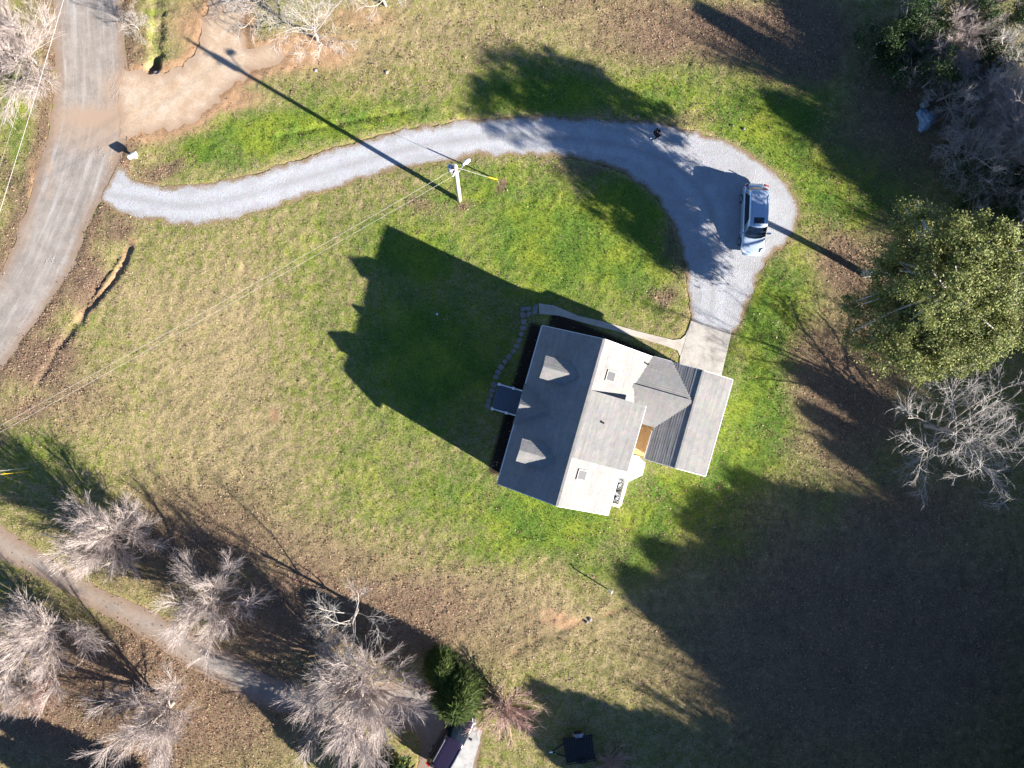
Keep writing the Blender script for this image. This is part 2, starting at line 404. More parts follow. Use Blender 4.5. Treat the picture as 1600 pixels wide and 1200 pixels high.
# ------------------------------------------------------------------ ground plan (outlines read off the photo, on the ground plane)
ROAD_L = PX([(75, -260), (82, -60), (83, 0), (85, 80), (84, 140), (74, 210), (58, 270), (40, 330), (18, 390), (0, 428), (-60, 545), (-190, 720), (-420, 980)])
ROAD_R = PX([(185, -260), (189, -60), (191, 0), (197, 70), (202, 125), (205, 180), (190, 240), (168, 300), (138, 352), (118, 410), (75, 478), (30, 540), (0, 582), (-70, 680), (-200, 850), (-350, 1040)])
ROAD = ROAD_L + ROAD_R[::-1]
DIRT = PX([(328, -80), (328, 0), (316, 40), (304, 80), (284, 102), (250, 114), (192, 110), (186, 160), (190, 212), (235, 206), (275, 199), (312, 184), (336, 160), (362, 134), (400, 112), (440, 92), (425, 70), (392, 78), (384, 40), (384, 0), (392, -80)])
GRAVEL = PX([(160, 312), (172, 278), (185, 257), (213, 281), (255, 291), (300, 291), (350, 284), (400, 271), (460, 250), (520, 231), (580, 214), (640, 200), (720, 188), (790, 183), (850, 181), (910, 182), (960, 185), (1005, 189), (1040, 195), (1085, 203), (1120, 214), (1155, 229), (1185, 248), (1212, 268), (1233, 288), (1247, 312), (1248, 340), (1238, 368), (1222, 387), (1203, 402), (1188, 425), (1175, 455), (1163, 485), (1155, 510), (1143, 524), (1079, 508), (1081, 490), (1077, 465), (1073, 430), (1066, 390), (1058, 360), (1045, 335), (1028, 312), (1008, 292), (985, 275), (960, 264), (920, 252), (880, 245), (840, 241), (800, 241), (750, 243), (700, 250), (650, 259), (600, 270), (550, 285), (500, 299), (450, 316), (400, 331), (355, 346), (310, 353), (265, 349), (215, 341), (180, 330)])
Z1 = lambda pts: [(740 + x / 3.157, 450 + y / 3.157) for x, y in pts]
WALK = PX(Z1([(320, 76), (395, 86), (520, 138), (640, 165), (760, 200), (900, 236), (985, 256), (1022, 252), (1046, 232), (1060, 200), (1068, 172), (1085, 200), (1060, 420), (1030, 430), (1022, 345), (1005, 308), (960, 290), (850, 256), (700, 212), (560, 176), (420, 136), (325, 128)]))
PAD = PX([(1080, 501.5), (1143.5, 517.5), (1124, 600), (1060, 588), (1062, 560)])
LANE = PX([(-220, 700), (-60, 785), (0, 820), (60, 862), (120, 900), (170, 925), (230, 950), (300, 990), (380, 1030), (440, 1062), (520, 1080), (600, 1068), (660, 1066), (690, 1090), (735, 1130), (753, 1142), (742, 1205), (720, 1290), (640, 1290), (655, 1180), (640, 1140), (560, 1130), (480, 1120), (420, 1105), (350, 1070), (280, 1032), (210, 985), (150, 955), (100, 925), (50, 895), (0, 875), (-80, 835), (-230, 760)])
PATIO = PX([(738, 1132), (753, 1142), (738, 1200), (722, 1260), (680, 1260), (698, 1200)])
DITCH = PX([(206, 378), (196, 405), (175, 440), (150, 470), (124, 497)])
DITCH2 = PX([(252, -60), (247, 0), (250, 30), (244, 62), (246, 85), (241, 106)])

A_DIR = np.array([-0.2734, -0.9619]); B_DIR = np.array([0.9619, -0.2734]); R1 = np.array([8.19, 2.59])
def H(s, t, z=0.0):
    p = R1 + A_DIR * s + B_DIR * t
    return np.array([p[0], p[1], z])
HOUSE_FOOT = [H(s, t)[:2] for s, t in ((0.2, -3.6), (10.95, -3.6), (10.95, 3.6), (6.6, 3.6), (6.6, 9.3), (0.2, 9.3))]

def gauss(px, py, lst):
    r = np.zeros(np.shape(px))
    for x, y, rx, ry, a in lst: r = np.maximum(r, a * np.exp(-(((px - x) / rx) ** 2 + ((py - y) / ry) ** 2) * 0.8))
    return r
LUSH = [(980, 330, 90, 60, 1), (1180, 640, 50, 110, 1.1), (1120, 870, 60, 40, .8), (480, 520, 70, 160, .6), (620, 800, 130, 60, .6), (760, 850, 90, 40, .8), (400, 300, 150, 30, .6), (930, 880, 60, 50, .7), (1140, 740, 60, 60, 1.0), (1240, 240, 70, 50, 1),(440, 205, 150, 42, 1), (590, 175, 150, 45, .75), (330, 245, 70, 32, .85), (850, 150, 150, 55, .9), (1010, 145, 160, 60, .7), (1200, 190, 130, 85, .95), (1320, 300, 100, 80, .95),
        (900, 380, 190, 105, 1), (770, 290, 110, 50, .75), (650, 390, 110, 70, .85), (500, 400, 90, 90, .5), (660, 560, 170, 140, .8), (850, 810, 150, 60, 1.05), (1060, 800, 110, 75, 1.05),
        (1170, 680, 60, 100, 1.05), (1010, 870, 90, 45, .8), (700, 780, 110, 70, .7), (560, 720, 90, 90, .55), (1195, 500, 75, 100, .95), (60, 710, 90, 60, .5), (250, 380, 120, 60, .3), (520, 560, 60, 140, .6),
        (180, 560, 120, 90, .32), (1260, 780, 90, 70, .45), (1380, 700, 100, 90, .4), (30, 200, 30, 150, .5), (450, 30, 40, 40, .2), (1120, 560, 40, 60, .6), (245, 50, 10, 60, .45), (320, 950, 60, 60, .4), (370, 330, 70, 20, .7)]
LITTER = [(600, 965, 260, 100, .75), (300, 850, 230, 90, .75), (800, 1010, 170, 70, .55), (1330, 610, 110, 170, .85), (1420, 800, 200, 120, .7), (1130, 45, 220, 65, .95), (900, 15, 160, 40, .55), (100, 610, 110, 70, .6), (40, 640, 70, 40, .7), (1390, 440, 120, 120, .8), (480, 880, 200, 60, .6), (560, 120, 120, 40, .35), (1290, 300, 40, 30, .3),(210, 1090, 330, 150, 1), (450, 960, 150, 110, .9), (650, 960, 150, 70, .55), (1100, 40, 160, 60, .9), (1250, 60, 110, 90, .95), (1330, 410, 70, 80, .85), (1290, 570, 70, 100, .8), (1240, 690, 70, 60, .55),
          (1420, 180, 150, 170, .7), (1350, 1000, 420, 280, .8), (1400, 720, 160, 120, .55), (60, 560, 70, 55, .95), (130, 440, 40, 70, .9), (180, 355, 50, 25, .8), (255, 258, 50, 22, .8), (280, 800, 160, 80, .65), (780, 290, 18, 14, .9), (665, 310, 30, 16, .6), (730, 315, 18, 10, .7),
          (20, 330, 22, 120, .7), (70, 150, 14, 120, .6), (1000, 980, 160, 70, .45), (530, 130, 120, 40, .3), (1035, 450, 30, 22, .75), (700, 60, 200, 60, .35), (100, 650, 80, 40, .5), (215, 60, 25, 60, .6), (1080, 190, 120, 12, .5), (930, 255, 80, 12, .6), (1055, 380, 18, 80, .6), (1150, 560, 16, 50, .4)]
CLAY = [(450, 85, 110, 36, 1.0), (360, 150, 60, 22, .9), (330, 40, 70, 60, .8), (240, 200, 120, 24, .8), (560, 30, 90, 40, .6), (870, 972, 50, 20, .75), (430, 650, 12, 14, .75), (700, 10, 140, 35, .35), (150, 465, 30, 40, .35), (52, 300, 12, 60, .7), (180, 262, 26, 14, .8), (940, 820, 40, 20, .3), (1050, 455, 22, 10, .4)]

def base_h(x, y):
    far = np.hypot(x, y)
    flat = np.clip(1 - poly_sd(x, y, HOUSE_FOOT) * -1 / 6.0, 0, 1)
    h = (fbm(x * 0.055 + 3, y * 0.055 + 8, 2) - 0.5) * 0.5 * (1 - flat)
    return h * np.clip((far - 4) / 12, 0, 1)
ROADS = [ROAD, DIRT, GRAVEL, WALK, PAD, LANE, PATIO]
def height(x, y, micro=True):
    x = np.asarray(x, float); y = np.asarray(y, float)
    h = base_h(x, y)
    if micro:
        sd = np.max([poly_sd(x, y, p) for p in ROADS], axis=0)
        off = np.clip(-sd / 0.35, 0, 1); off = off * np.clip(-poly_sd(x, y, HOUSE_FOOT) / 0.3, 0, 1)
        h = h + off * ((fbm(x * 2.4, y * 2.4, 2) - 0.42) * 0.09 + (vnoise(x * 6.1, y * 6.1) - 0.5) * 0.045)
        h = h - 0.03 * np.clip(sd / 0.1, 0, 1) + off * 0.03
        d1 = line_dist(x, y, DITCH); wob = 0.35 * (fbm(x * 1.6, y * 1.6, 3) - 0.5)
        sgn = np.sign((x - DITCH[0][0]) * (DITCH[-1][1] - DITCH[0][1]) - (y - DITCH[0][1]) * (DITCH[-1][0] - DITCH[0][0])); sd1 = -sgn * d1 + wob * .8
        tt = ((x - DITCH[0][0]) * (DITCH[-1][0] - DITCH[0][0]) + (y - DITCH[0][1]) * (DITCH[-1][1] - DITCH[0][1])) / ((DITCH[-1][0] - DITCH[0][0]) ** 2 + (DITCH[-1][1] - DITCH[0][1]) ** 2)
        h = h - 0.17 * sstep(-1.5, -.05, sd1) * (1 - sstep(.12, .3, sd1)) * sstep(-.02, .06, tt) * (1 - sstep(.94, 1.02, tt))
        d2 = line_dist(x, y, DITCH2); h = h - (0.18 + 0.5 * np.exp(-((y - W(243, 104)[1]) / .6) ** 2)) * (1 - sstep(0.05, 0.62, d2 + wob * 3))
        # shallow swale above the drive and raised lip along the lawn edge
        d3 = line_dist(x, y, PX([(440, 212), (540, 190), (660, 168)])); h = h - 0.10 * (1 - sstep(0.0, 0.4, d3 + wob))
        d4 = line_dist(x, y, PX([(800, 1020), (860, 990), (915, 968), (975, 950)])); h = h - 0.07 * (1 - sstep(0.0, 0.5, d4 + wob))
        d5 = line_dist(x, y, PX([(124, 500), (90, 548), (60, 600)])); h = h - 0.12 * (1 - sstep(0.0, 0.4, d5 + wob))
    return h

def covers(x, y):
    px = NX + x * FPX / CAM_H; py = NY - y * FPX / CAM_H
    wx = (fbm(x * .25, y * .25, 3) - .5) * 60; wy = (fbm(x * .25 + 40, y * .25 + 11, 3) - .5) * 60
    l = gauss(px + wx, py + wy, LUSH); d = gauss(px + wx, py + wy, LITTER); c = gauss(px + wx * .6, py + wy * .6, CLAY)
    out = np.clip(np.maximum(np.abs(px - 800) / 900, np.abs(py - 600) / 700) - 1, 0, 1)
    d = np.maximum(d, out * 0.6)
    rd = -poly_sd(x, y, ROAD)
    d = np.maximum(d, np.where(rd > 0, np.exp(-(rd / 1.6) ** 2) * 0.75, 0))
    dry = gauss(px + wx, py + wy, [(330, 560, 170, 170, .75), (390, 680, 130, 110, .7), (230, 470, 110, 80, .6), (520, 850, 200, 60, .6), (150, 600, 110, 80, .6), (720, 930, 160, 70, .6), (620, 70, 260, 55, .5), (880, 950, 110, 60, .6), (860, 60, 200, 50, .4), (330, 150, 80, 40, .3)])
    l = l - dry * .75
    gd = -np.maximum(poly_sd(x, y, GRAVEL), poly_sd(x, y, LANE)); c = np.maximum(c, np.where(gd > 0, np.exp(-(gd / .22) ** 2) * .62, 0))
    l = l * np.where(gd > 0, 1 - 0.6 * np.exp(-(gd / .4) ** 2), 1)
    dd1 = np.minimum(line_dist(x, y, DITCH), line_dist(x, y, PX([(800, 1020), (975, 950)])) + .3) + (fbm(x * 2, y * 2, 2) - .5) * .3; kd = 1 - sstep(.25, .6, dd1); c = np.maximum(c, kd * .6); l = l * (1 - kd)
    td = np.clip(-poly_sd(x, y, DIRT), 0, 9); c = np.maximum(c, np.where(rd > 0, np.exp(-(td / .9) ** 2) * .85, 0)); l = l * (1 - .8 * np.exp(-(td / .7) ** 2))
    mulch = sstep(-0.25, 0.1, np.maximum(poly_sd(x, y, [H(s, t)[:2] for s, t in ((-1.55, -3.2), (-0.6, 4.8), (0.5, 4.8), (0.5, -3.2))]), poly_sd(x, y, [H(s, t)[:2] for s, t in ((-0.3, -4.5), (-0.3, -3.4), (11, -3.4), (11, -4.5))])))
    return l, d, c, mulch

def spaced(a, b, step, far, k=1.22):
    core = list(np.arange(a, b + step * .5, step)); lo, hi = [], []
    s = step; v = a
    while v > -far: s *= k; v -= s; lo.append(v)
    s = step; v = core[-1]
    while v < far: s *= k; v += s; hi.append(v)
    return np.array(lo[::-1] + core + hi)
gx = spaced(-38, 46, 0.17, 3500); gy = spaced(-34, 32, 0.17, 3500)
GX, GY = np.meshgrid(gx, gy)
fx, fy = GX.ravel(), GY.ravel()
gz = height(fx, fy)
n_r, n_c = GX.shape
idx = np.arange(n_r * n_c).reshape(n_r, n_c)
quads = np.stack([idx[:-1, :-1].ravel(), idx[:-1, 1:].ravel(), idx[1:, 1:].ravel(), idx[1:, :-1].ravel()], 1)
me = raw_mesh('ground', np.stack([fx, fy, gz], 1), quads)
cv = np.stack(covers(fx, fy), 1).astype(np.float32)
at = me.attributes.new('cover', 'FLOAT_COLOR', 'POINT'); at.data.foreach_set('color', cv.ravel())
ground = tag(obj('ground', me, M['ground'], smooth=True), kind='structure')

def sheet(name, poly, m, zo, spacing=0.45, jitter=0.1, along=None, stain=None, smooth_n=3, kind='structure', parent=None):
    pts = smooth_poly(poly, True, smooth_n) if smooth_n else [np.array(p[:2]) for p in poly]
    dense = []
    for i in range(len(pts)):
        a, b = pts[i], pts[(i + 1) % len(pts)]; n = max(1, int(np.linalg.norm(b - a) / 0.22)) if jitter else 1
        for k in range(n): dense.append(a + (b - a) * k / n)
    dense = np.array(dense)
    if jitter:
        ang = (fbm(dense[:, 0] * 1.3, dense[:, 1] * 1.3, 3) - .5) * 2 * jitter * 2
        nxt = np.roll(dense, -1, 0) - np.roll(dense, 1, 0); nrm = np.stack([nxt[:, 1], -nxt[:, 0]], 1); nrm /= np.linalg.norm(nrm, axis=1)[:, None] + 1e-9
        dense = dense + nrm * (ang + rng.normal(0, jitter * .22, len(dense)))[:, None]
    xs = np.arange(dense[:, 0].min(), dense[:, 0].max(), spacing); ys = np.arange(dense[:, 1].min(), dense[:, 1].max(), spacing)
    X, Y = np.meshgrid(xs, ys); X = X.ravel(); Y = Y.ravel()
    ins = poly_sd(X, Y, dense) > spacing * .35
    P = np.concatenate([dense, np.stack([X[ins], Y[ins]], 1)])
    n = len(dense)
    vv, ee, ff, *_ = delaunay_2d_cdt([Vector(p) for p in P], [(i, (i + 1) % n) for i in range(n)], [], 1, 1e-5)
    V = np.array([(v[0], v[1]) for v in vv]); F = np.array([f for f in ff if len(f) == 3])
    c = V[F].mean(1); F = F[poly_sd(c[:, 0], c[:, 1], dense) > 0]
    z = base_h(V[:, 0], V[:, 1]) + zo
    me = raw_mesh(name, np.column_stack([V, z]), F)
    e = np.clip(poly_sd(V[:, 0], V[:, 1], dense), 0, 1).astype(np.float32)
    me.attributes.new('edge', 'FLOAT', 'POINT').data.foreach_set('value', e)
    st = np.zeros(len(V), np.float32) if stain is None else stain(V).astype(np.float32)
    me.attributes.new('stain', 'FLOAT', 'POINT').data.foreach_set('value', st)
    al = np.column_stack([V, z * 0]).astype(np.float32) if along is None else along(V).astype(np.float32)
    me.attributes.new('along', 'FLOAT_VECTOR', 'POINT').data.foreach_set('vector', al.ravel())
    o = obj(name, me, m, parent, smooth=True)
    # make faces look up
    if len(me.polygons) and me.polygons[0].normal.z < 0: me.flip_normals()
    return tag(o, kind=kind) if parent is None else o

def along_line(line):
    line = [np.array(p[:2]) for p in line]
    def f(V):
        best = np.full(len(V), 1e9); out = np.zeros((len(V), 3)); acc = 0
        for a, b in zip(line[:-1], line[1:]):
            d = b - a; L = np.linalg.norm(d); u = d / L
            t = np.clip((V - a) @ u, 0, L); q = a + t[:, None] * u
            dd = np.linalg.norm(V - q, axis=1); sgn = np.sign((V - a) @ np.array([-u[1], u[0]]))
            k = dd < best; best[k] = dd[k]; out[k, 0] = (sgn * dd)[k]; out[k, 1] = (acc + t)[k]; acc += L
        return out
    return f
def px_of(V): return NX + V[:, 0] * FPX / CAM_H, NY - V[:, 1] * FPX / CAM_H
def road_stain(V):
    px, py = px_of(V)
    return gauss(px, py, [(190, 186, 130, 24, 1.1), (205, 160, 45, 60, 1.25), (150, 215, 70, 30, .7), (110, 205, 60, 14, .75), (205, 60, 18, 60, .7), (185, 250, 22, 22, .8), (190, 300, 30, 40, .45), (75, 250, 8, 80, .7), (45, 330, 8, 60, .6)])
ROAD_MID = [(a + b) / 2 for a, b in zip(smooth_poly(ROAD_L, False, 5)[::3], smooth_poly(ROAD_R, False, 5)[::3])]
sheet('road', ROAD, M['road'], 0.010, 0.5, 0.12, along_line(ROAD_MID), road_stain, 4)
sheet('dirt_track', DIRT, M['dirt'], 0.018, 0.35, 0.26)
GMID = PX([(150, 300), (215, 311), (300, 322), (400, 301), (520, 265), (640, 231), (760, 214), (870, 214), (980, 228), (1060, 262), (1108, 320), (1118, 400), (1112, 480), (1108, 520)])
sheet('gravel_driveway', GRAVEL, M['gravel'], 0.026, 0.3, 0.13, along_line(smooth_poly(GMID, False, 4)), smooth_n=1)
sheet('lane', LANE, M['lane'], 0.010, 0.5, 0.10, along_line(PX([(-220, 730), (0, 848), (200, 962), (430, 1085), (640, 1100), (700, 1250)])), lambda V: gauss(*px_of(V), [(20, 840, 80, 30, .7), (200, 950, 200, 60, .5), (300, 1010, 100, 40, .5)]))
sheet('patio_slab', PATIO, M['patio'], 0.04, 0.5, 0.06, smooth_n=0)
sheet('garden_walk', WALK, M['walk'], 0.05, 0.6, 0.0, smooth_n=0)
sheet('concrete_pad', PAD, M['concrete'], 0.06, 0.6, 0.0, smooth_n=0)

# pale chipped asphalt patches by the junction (loose stone chippings)
def rnd_in(n, x0, x1, y0, y1): return rng.uniform(x0, x1, n), rng.uniform(y0, y1, n)

# ------------------------------------------------------------------ grass and fallen leaves (nobody could count them)
def scatter_cover():
    n = 620000
    x, y = rnd_in(n, -38, 44, -33, 30)
    keep = np.ones(n, bool)
    for p in ROADS: keep &= poly_sd(x, y, p) < -0.04 + 0.0 * x
    keep &= poly_sd(x, y, HOUSE_FOOT) < 0
    x, y = x[keep], y[keep]
    return x, y
gx_, gy_ = scatter_cover()
l, d, c, mu = covers(gx_, gy_)
patch = fbm(gx_ * 0.9 + 5, gy_ * 0.9, 4)
dryb = np.clip(-l, 0, 1); green = np.clip((l + (patch - .5) * 1.1 - .12) / .62, 0, 1)
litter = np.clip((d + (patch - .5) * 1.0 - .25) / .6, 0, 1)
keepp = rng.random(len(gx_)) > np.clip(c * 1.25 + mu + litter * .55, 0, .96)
gx_, gy_, green, patch, dryb = gx_[keepp], gy_[keepp], green[keepp], patch[keepp], dryb[keepp]
n = len(gx_)
gz_ = np.concatenate([height(gx_[i:i + 200000], gy_[i:i + 200000]) for i in range(0, n, 200000)])
ang = rng.uniform(0, 2 * np.pi, n); hh = rng.uniform(.03, .075, n) * (1 + green * .5); ww = rng.uniform(.014, .03, n); ln = rng.uniform(.02, .09, n)
dx, dy = np.cos(ang), np.sin(ang); p = np.stack([gx_, gy_, gz_ - .01], 1)
side = np.stack([-dy * ww, dx * ww, 0 * ww], 1); tip = p + np.stack([dx * ln, dy * ln, hh], 1)
V = np.stack([p - side, p + side, tip], 1).reshape(-1, 3)
me = raw_mesh('grass', V, np.arange(3 * n).reshape(-1, 3))
pick = np.where(rng.random(n) < .38 - .3 * dryb, 2, rng.integers(0, 2, n)); cs = np.array([(.35, .275, .15), (.46, .37, .23), (.17, .20, .045)])[pick]
cg = np.array([(.085, .17, .020), (.15, .235, .036), (.24, .29, .065)])[rng.choice(3, n, p=[.45, .38, .17])]
tint = cs * (1 - green[:, None]) + cg * green[:, None]; tint *= rng.uniform(.8, 1.15, (n, 1))
tint = np.repeat(np.column_stack([tint, np.ones(n)]), 3, 0).astype(np.float32)
me.attributes.new('tint', 'FLOAT_COLOR', 'POINT').data.foreach_set('color', tint.ravel())
tag(obj('grass', me, M['grass']), 'short winter grass, green near the house and straw coloured elsewhere', 'grass', kind='stuff')

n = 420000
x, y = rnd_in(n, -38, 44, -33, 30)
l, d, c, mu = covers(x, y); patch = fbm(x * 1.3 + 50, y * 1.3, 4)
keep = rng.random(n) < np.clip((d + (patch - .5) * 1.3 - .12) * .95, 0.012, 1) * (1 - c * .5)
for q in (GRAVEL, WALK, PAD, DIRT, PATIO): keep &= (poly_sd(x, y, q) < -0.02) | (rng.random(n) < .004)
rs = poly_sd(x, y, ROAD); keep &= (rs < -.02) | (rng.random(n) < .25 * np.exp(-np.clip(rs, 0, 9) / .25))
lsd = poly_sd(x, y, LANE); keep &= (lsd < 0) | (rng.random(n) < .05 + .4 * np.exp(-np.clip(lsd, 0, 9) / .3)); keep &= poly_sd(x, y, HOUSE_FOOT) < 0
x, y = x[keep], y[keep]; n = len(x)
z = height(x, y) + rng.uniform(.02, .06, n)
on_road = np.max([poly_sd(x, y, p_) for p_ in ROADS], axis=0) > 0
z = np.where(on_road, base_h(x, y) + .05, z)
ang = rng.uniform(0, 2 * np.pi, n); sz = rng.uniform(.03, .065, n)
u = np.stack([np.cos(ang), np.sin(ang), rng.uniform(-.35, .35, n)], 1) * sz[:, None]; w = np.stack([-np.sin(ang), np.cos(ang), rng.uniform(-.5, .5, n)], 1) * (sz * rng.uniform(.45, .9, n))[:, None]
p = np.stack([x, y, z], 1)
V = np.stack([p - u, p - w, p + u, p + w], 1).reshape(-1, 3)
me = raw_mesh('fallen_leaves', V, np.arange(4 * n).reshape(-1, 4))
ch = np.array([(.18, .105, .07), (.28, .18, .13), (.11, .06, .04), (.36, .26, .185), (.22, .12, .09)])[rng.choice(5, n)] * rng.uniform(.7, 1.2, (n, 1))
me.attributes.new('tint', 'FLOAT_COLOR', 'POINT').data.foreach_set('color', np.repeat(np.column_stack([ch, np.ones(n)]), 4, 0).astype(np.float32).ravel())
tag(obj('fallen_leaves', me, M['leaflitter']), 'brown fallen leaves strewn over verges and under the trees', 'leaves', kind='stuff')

# stone chippings at the junction and along the drive edges
cx, cy = [], []
for (qx, qy, rx, ry, k) in ((158, 240, 11, 7, 120), (200, 135, 20, 14, 200), (178, 142, 5, 14, 120), (75, 405, 8, 6, 30), (1175, 300, 60, 90, 300), (600, 235, 300, 30, 500), (300, 320, 130, 25, 300), (400, 272, 130, 10, 260), (620, 203, 120, 6, 220), (900, 183, 120, 5, 220), (1150, 228, 50, 12, 160), (560, 282, 150, 12, 260), (900, 250, 90, 8, 200), (1055, 350, 12, 50, 140), (1200, 405, 25, 25, 120), (300, 352, 80, 6, 140), (200, 270, 25, 15, 120)):
    cx += list(rng.normal(qx, rx, k)); cy += list(rng.normal(qy, ry, k))
cp = np.array([W(a, b) for a, b in zip(cx, cy)]); sz = rng.uniform(.014, .034, len(cp))
ok = np.max([poly_sd(cp[:, 0], cp[:, 1], q) for q in (ROAD, GRAVEL, DIRT)], axis=0) > -.7; cp, sz = cp[ok], sz[ok]
cp[:, 2] = np.where(np.max([poly_sd(cp[:, 0], cp[:, 1], q) for q in (ROAD, GRAVEL, DIRT)], axis=0) > 0, base_h(cp[:, 0], cp[:, 1]) + .03, height(cp[:, 0], cp[:, 1]) + .02)
OCT = np.array([(1, 0, 0), (0, 1, 0), (-1, 0, 0), (0, -1, 0), (0, 0, .7), (0, 0, -.7)])
V = (cp[:, None, :] + OCT[None] * sz[:, None, None] * rng.uniform(.6, 1.2, (len(cp), 6, 1))).reshape(-1, 3)
FT = np.array([(0, 1, 4), (1, 2, 4), (2, 3, 4), (3, 0, 4), (1, 0, 5), (2, 1, 5), (3, 2, 5), (0, 3, 5)])
F = (FT[None] + (np.arange(len(cp)) * 6)[:, None, None]).reshape(-1, 3)
tag(obj('stone_chippings', raw_mesh('stone_chippings', V, F), simple('pale_chippings', (.36, .35, .34), .9, .25)), 'pale loose stone chippings on the road junction and the drive', 'gravel', kind='stuff')

# ------------------------------------------------------------------ the house
RZ, EZ, HT = 6.30, 3.75, 3.88           # ridge height, eave height, horizontal half depth
WRZ, WEZ = 4.29, 3.75                   # rear wing
house = thing('house', 'white house with grey shingle roofs, front dormers and a rear wing', 'house', H(5.5, 0, 0))

def roof_slope(e0, e1, r0, r1, parent, course=0.15, thick=0.14, lift=0.022, name='roof_slope'):
    """e0-e1 eave line, r0-r1 ridge line; stepped shingle courses on a closed slab"""
    e0, e1, r0, r1 = [np.asarray(p, float) for p in (e0, e1, r0, r1)]
    L = max(np.linalg.norm(r0 - e0), np.linalg.norm(r1 - e1)); n = max(2, int(L / course))
    nrm = np.cross(e1 - e0, r0 - e0) if np.linalg.norm(r0 - e0) > 1e-6 else np.cross(e1 - e0, r1 - e0)
    nrm /= np.linalg.norm(nrm)
    if nrm[2] < 0: nrm = -nrm
    b = MB()
    for i in range(n):
        a, c = i / n, (i + 1) / n
        la, lb = e0 + (r0 - e0) * a, e1 + (r1 - e1) * a
        ua, ub = e0 + (r0 - e0) * c, e1 + (r1 - e1) * c
        wob = rng.uniform(0.75, 1.25) * lift
        m_ = 6
        lo = [la + (lb - la) * k / m_ + nrm * (wob + rng.uniform(-.004, .004)) for k in range(m_ + 1)]
        up = [ua + (ub - ua) * k / m_ + nrm * 0.002 for k in range(m_ + 1)]
        bs = [la + (lb - la) * k / m_ for k in range(m_ + 1)]
        for k in range(m_):
            b.poly([lo[k], lo[k + 1], up[k + 1], up[k]]); b.poly([bs[k], bs[k + 1], lo[k + 1], lo[k]])
        b.poly([la, lo[0], up[0], ua]); b.poly([lb, ub, up[-1], lo[-1]])
    d = np.array([0, 0, -thick])
    b.poly([e0 + d, r0 + d, r1 + d, e1 + d]); b.poly([e0, e0 + d, e1 + d, e1]); b.poly([e0, r0, r0 + d, e0 + d]); b.poly([e1, e1 + d, r1 + d, r1]); b.poly([r0, r1, r1 + d, r0 + d])
    return b.build(name, M['shingle'], parent)

def board(p0, p1, w, h, name, m, parent, lift=0.0):
    """straight bar from p0 to p1 with rectangular section w x h"""
    p0, p1 = np.asarray(p0, float), np.asarray(p1, float); d = p1 - p0; d /= np.linalg.norm(d)
    up = np.array([0, 0, 1.0]) if abs(d[2]) < .9 else np.array([1.0, 0, 0])
    s = np.cross(up, d); s /= np.linalg.norm(s); u = np.cross(d, s)
    q = [s * w / 2 + u * h / 2, -s * w / 2 + u * h / 2, -s * w / 2 - u * h / 2, s * w / 2 - u * h / 2]
    b = MB(); b.hexa([p0 + k for k in q], [p1 + k for k in q])
    return b.build(name, m, parent)

def wall_prism(pts_st, z0, z1, name, m, parent):
    b = MB(); b.hexa([H(s, t, z0) for s, t in pts_st], [H(s, t, z1) for s, t in pts_st]); return b.build(name, m, parent)
def gable_block(s0, s1, t0, t1, z0, ze, zr, tr, name, m, parent):
    """walled block with gables at s0 and s1, ridge at t=tr"""
    prof = [(t0, z0), (t1, z0), (t1, ze), (tr, zr), (t0, ze)]
    b = MB(); b.hexa([H(s0, t, z) for t, z in prof], [H(s1, t, z) for t, z in prof]); return b.build(name, m, parent)

K = (RZ - EZ) / HT
# walls
gable_block(0.28, 10.86, -3.5, 3.5, 0.55, RZ - 3.5 * K - .16, RZ - .16, 0, 'wall', M['siding'], house)
wall_prism([(0.25, -3.53), (10.89, -3.53), (10.89, 3.53), (0.25, 3.53)], -0.15, 0.56, 'foundation', M['brick'], house)
kw = (WRZ - WEZ) / 2.0
gable_block(0.25, 6.55, 6.0, 9.25, 0.0, 3.5, WRZ - .18, 7.28, 'wall', M['siding'], house)
wall_prism([(0.26, 3.45), (4.3, 3.45), (4.3, 6.05), (0.26, 6.05)], 0.0, 3.58, 'wall', M['siding'], house)
# main roof
roof = roof_slope(H(0, -HT, EZ), H(11.14, -HT, EZ), H(0, 0, RZ), H(11.14, 0, RZ), house, name='front_roof')
roof['label'] = 'shaded front roof slope'
back = roof_slope(H(0, HT, EZ), H(11.14, HT, EZ), H(0, 0, RZ), H(11.14, 0, RZ), house, name='back_roof')
back['label'] = 'sunlit back roof slope'
board(H(-.01, 0, RZ + .015), H(11.15, 0, RZ + .015), .16, .02, 'ridge_cap', M['shingle'], house)
# trim: fascia, gutter, rake boards
for t, sg in ((-HT, -1), (HT, 1)):
    board(H(0.01, t + sg * .035, EZ - .09), H(11.13, t + sg * .035, EZ - .09), .07, .13, 'gutter', M['trim'], house)
for s, sg in ((0, -1), (11.14, 1)):
    for t in (-HT, HT):
        board(H(s + sg * .02, t, EZ - .08), H(s + sg * .02, 0, RZ - .08), .03, .16, 'rake_board', M['trim'], house)
# shed dormer on the back slope
SD0, SD1, SDT, SZ0, SZ1 = 3.37, 7.88, 4.02, RZ - .03, 5.18
dorm = roof_slope(H(SD0, SDT, SZ1), H(SD1, SDT, SZ1), H(SD0, .06, SZ0), H(SD1, .06, SZ0), house, name='shed_dormer_roof')
dorm['label'] = 'flatter sunlit roof of the wide rear dormer'
prof = [(0.35, SZ0 - .3), (3.6, EZ - .2), (3.6, SZ1 - .05)]
b = MB(); b.hexa([H(SD0 + .22, t, z) for t, z in prof], [H(SD1 - .22, t, z) for t, z in prof]); b.build('shed_dormer_wall', M['siding'], house)
board(H(SD0, SDT + .03, SZ1 - .1), H(SD1, SDT + .03, SZ1 - .1), .06, .12, 'gutter', M['trim'], house)
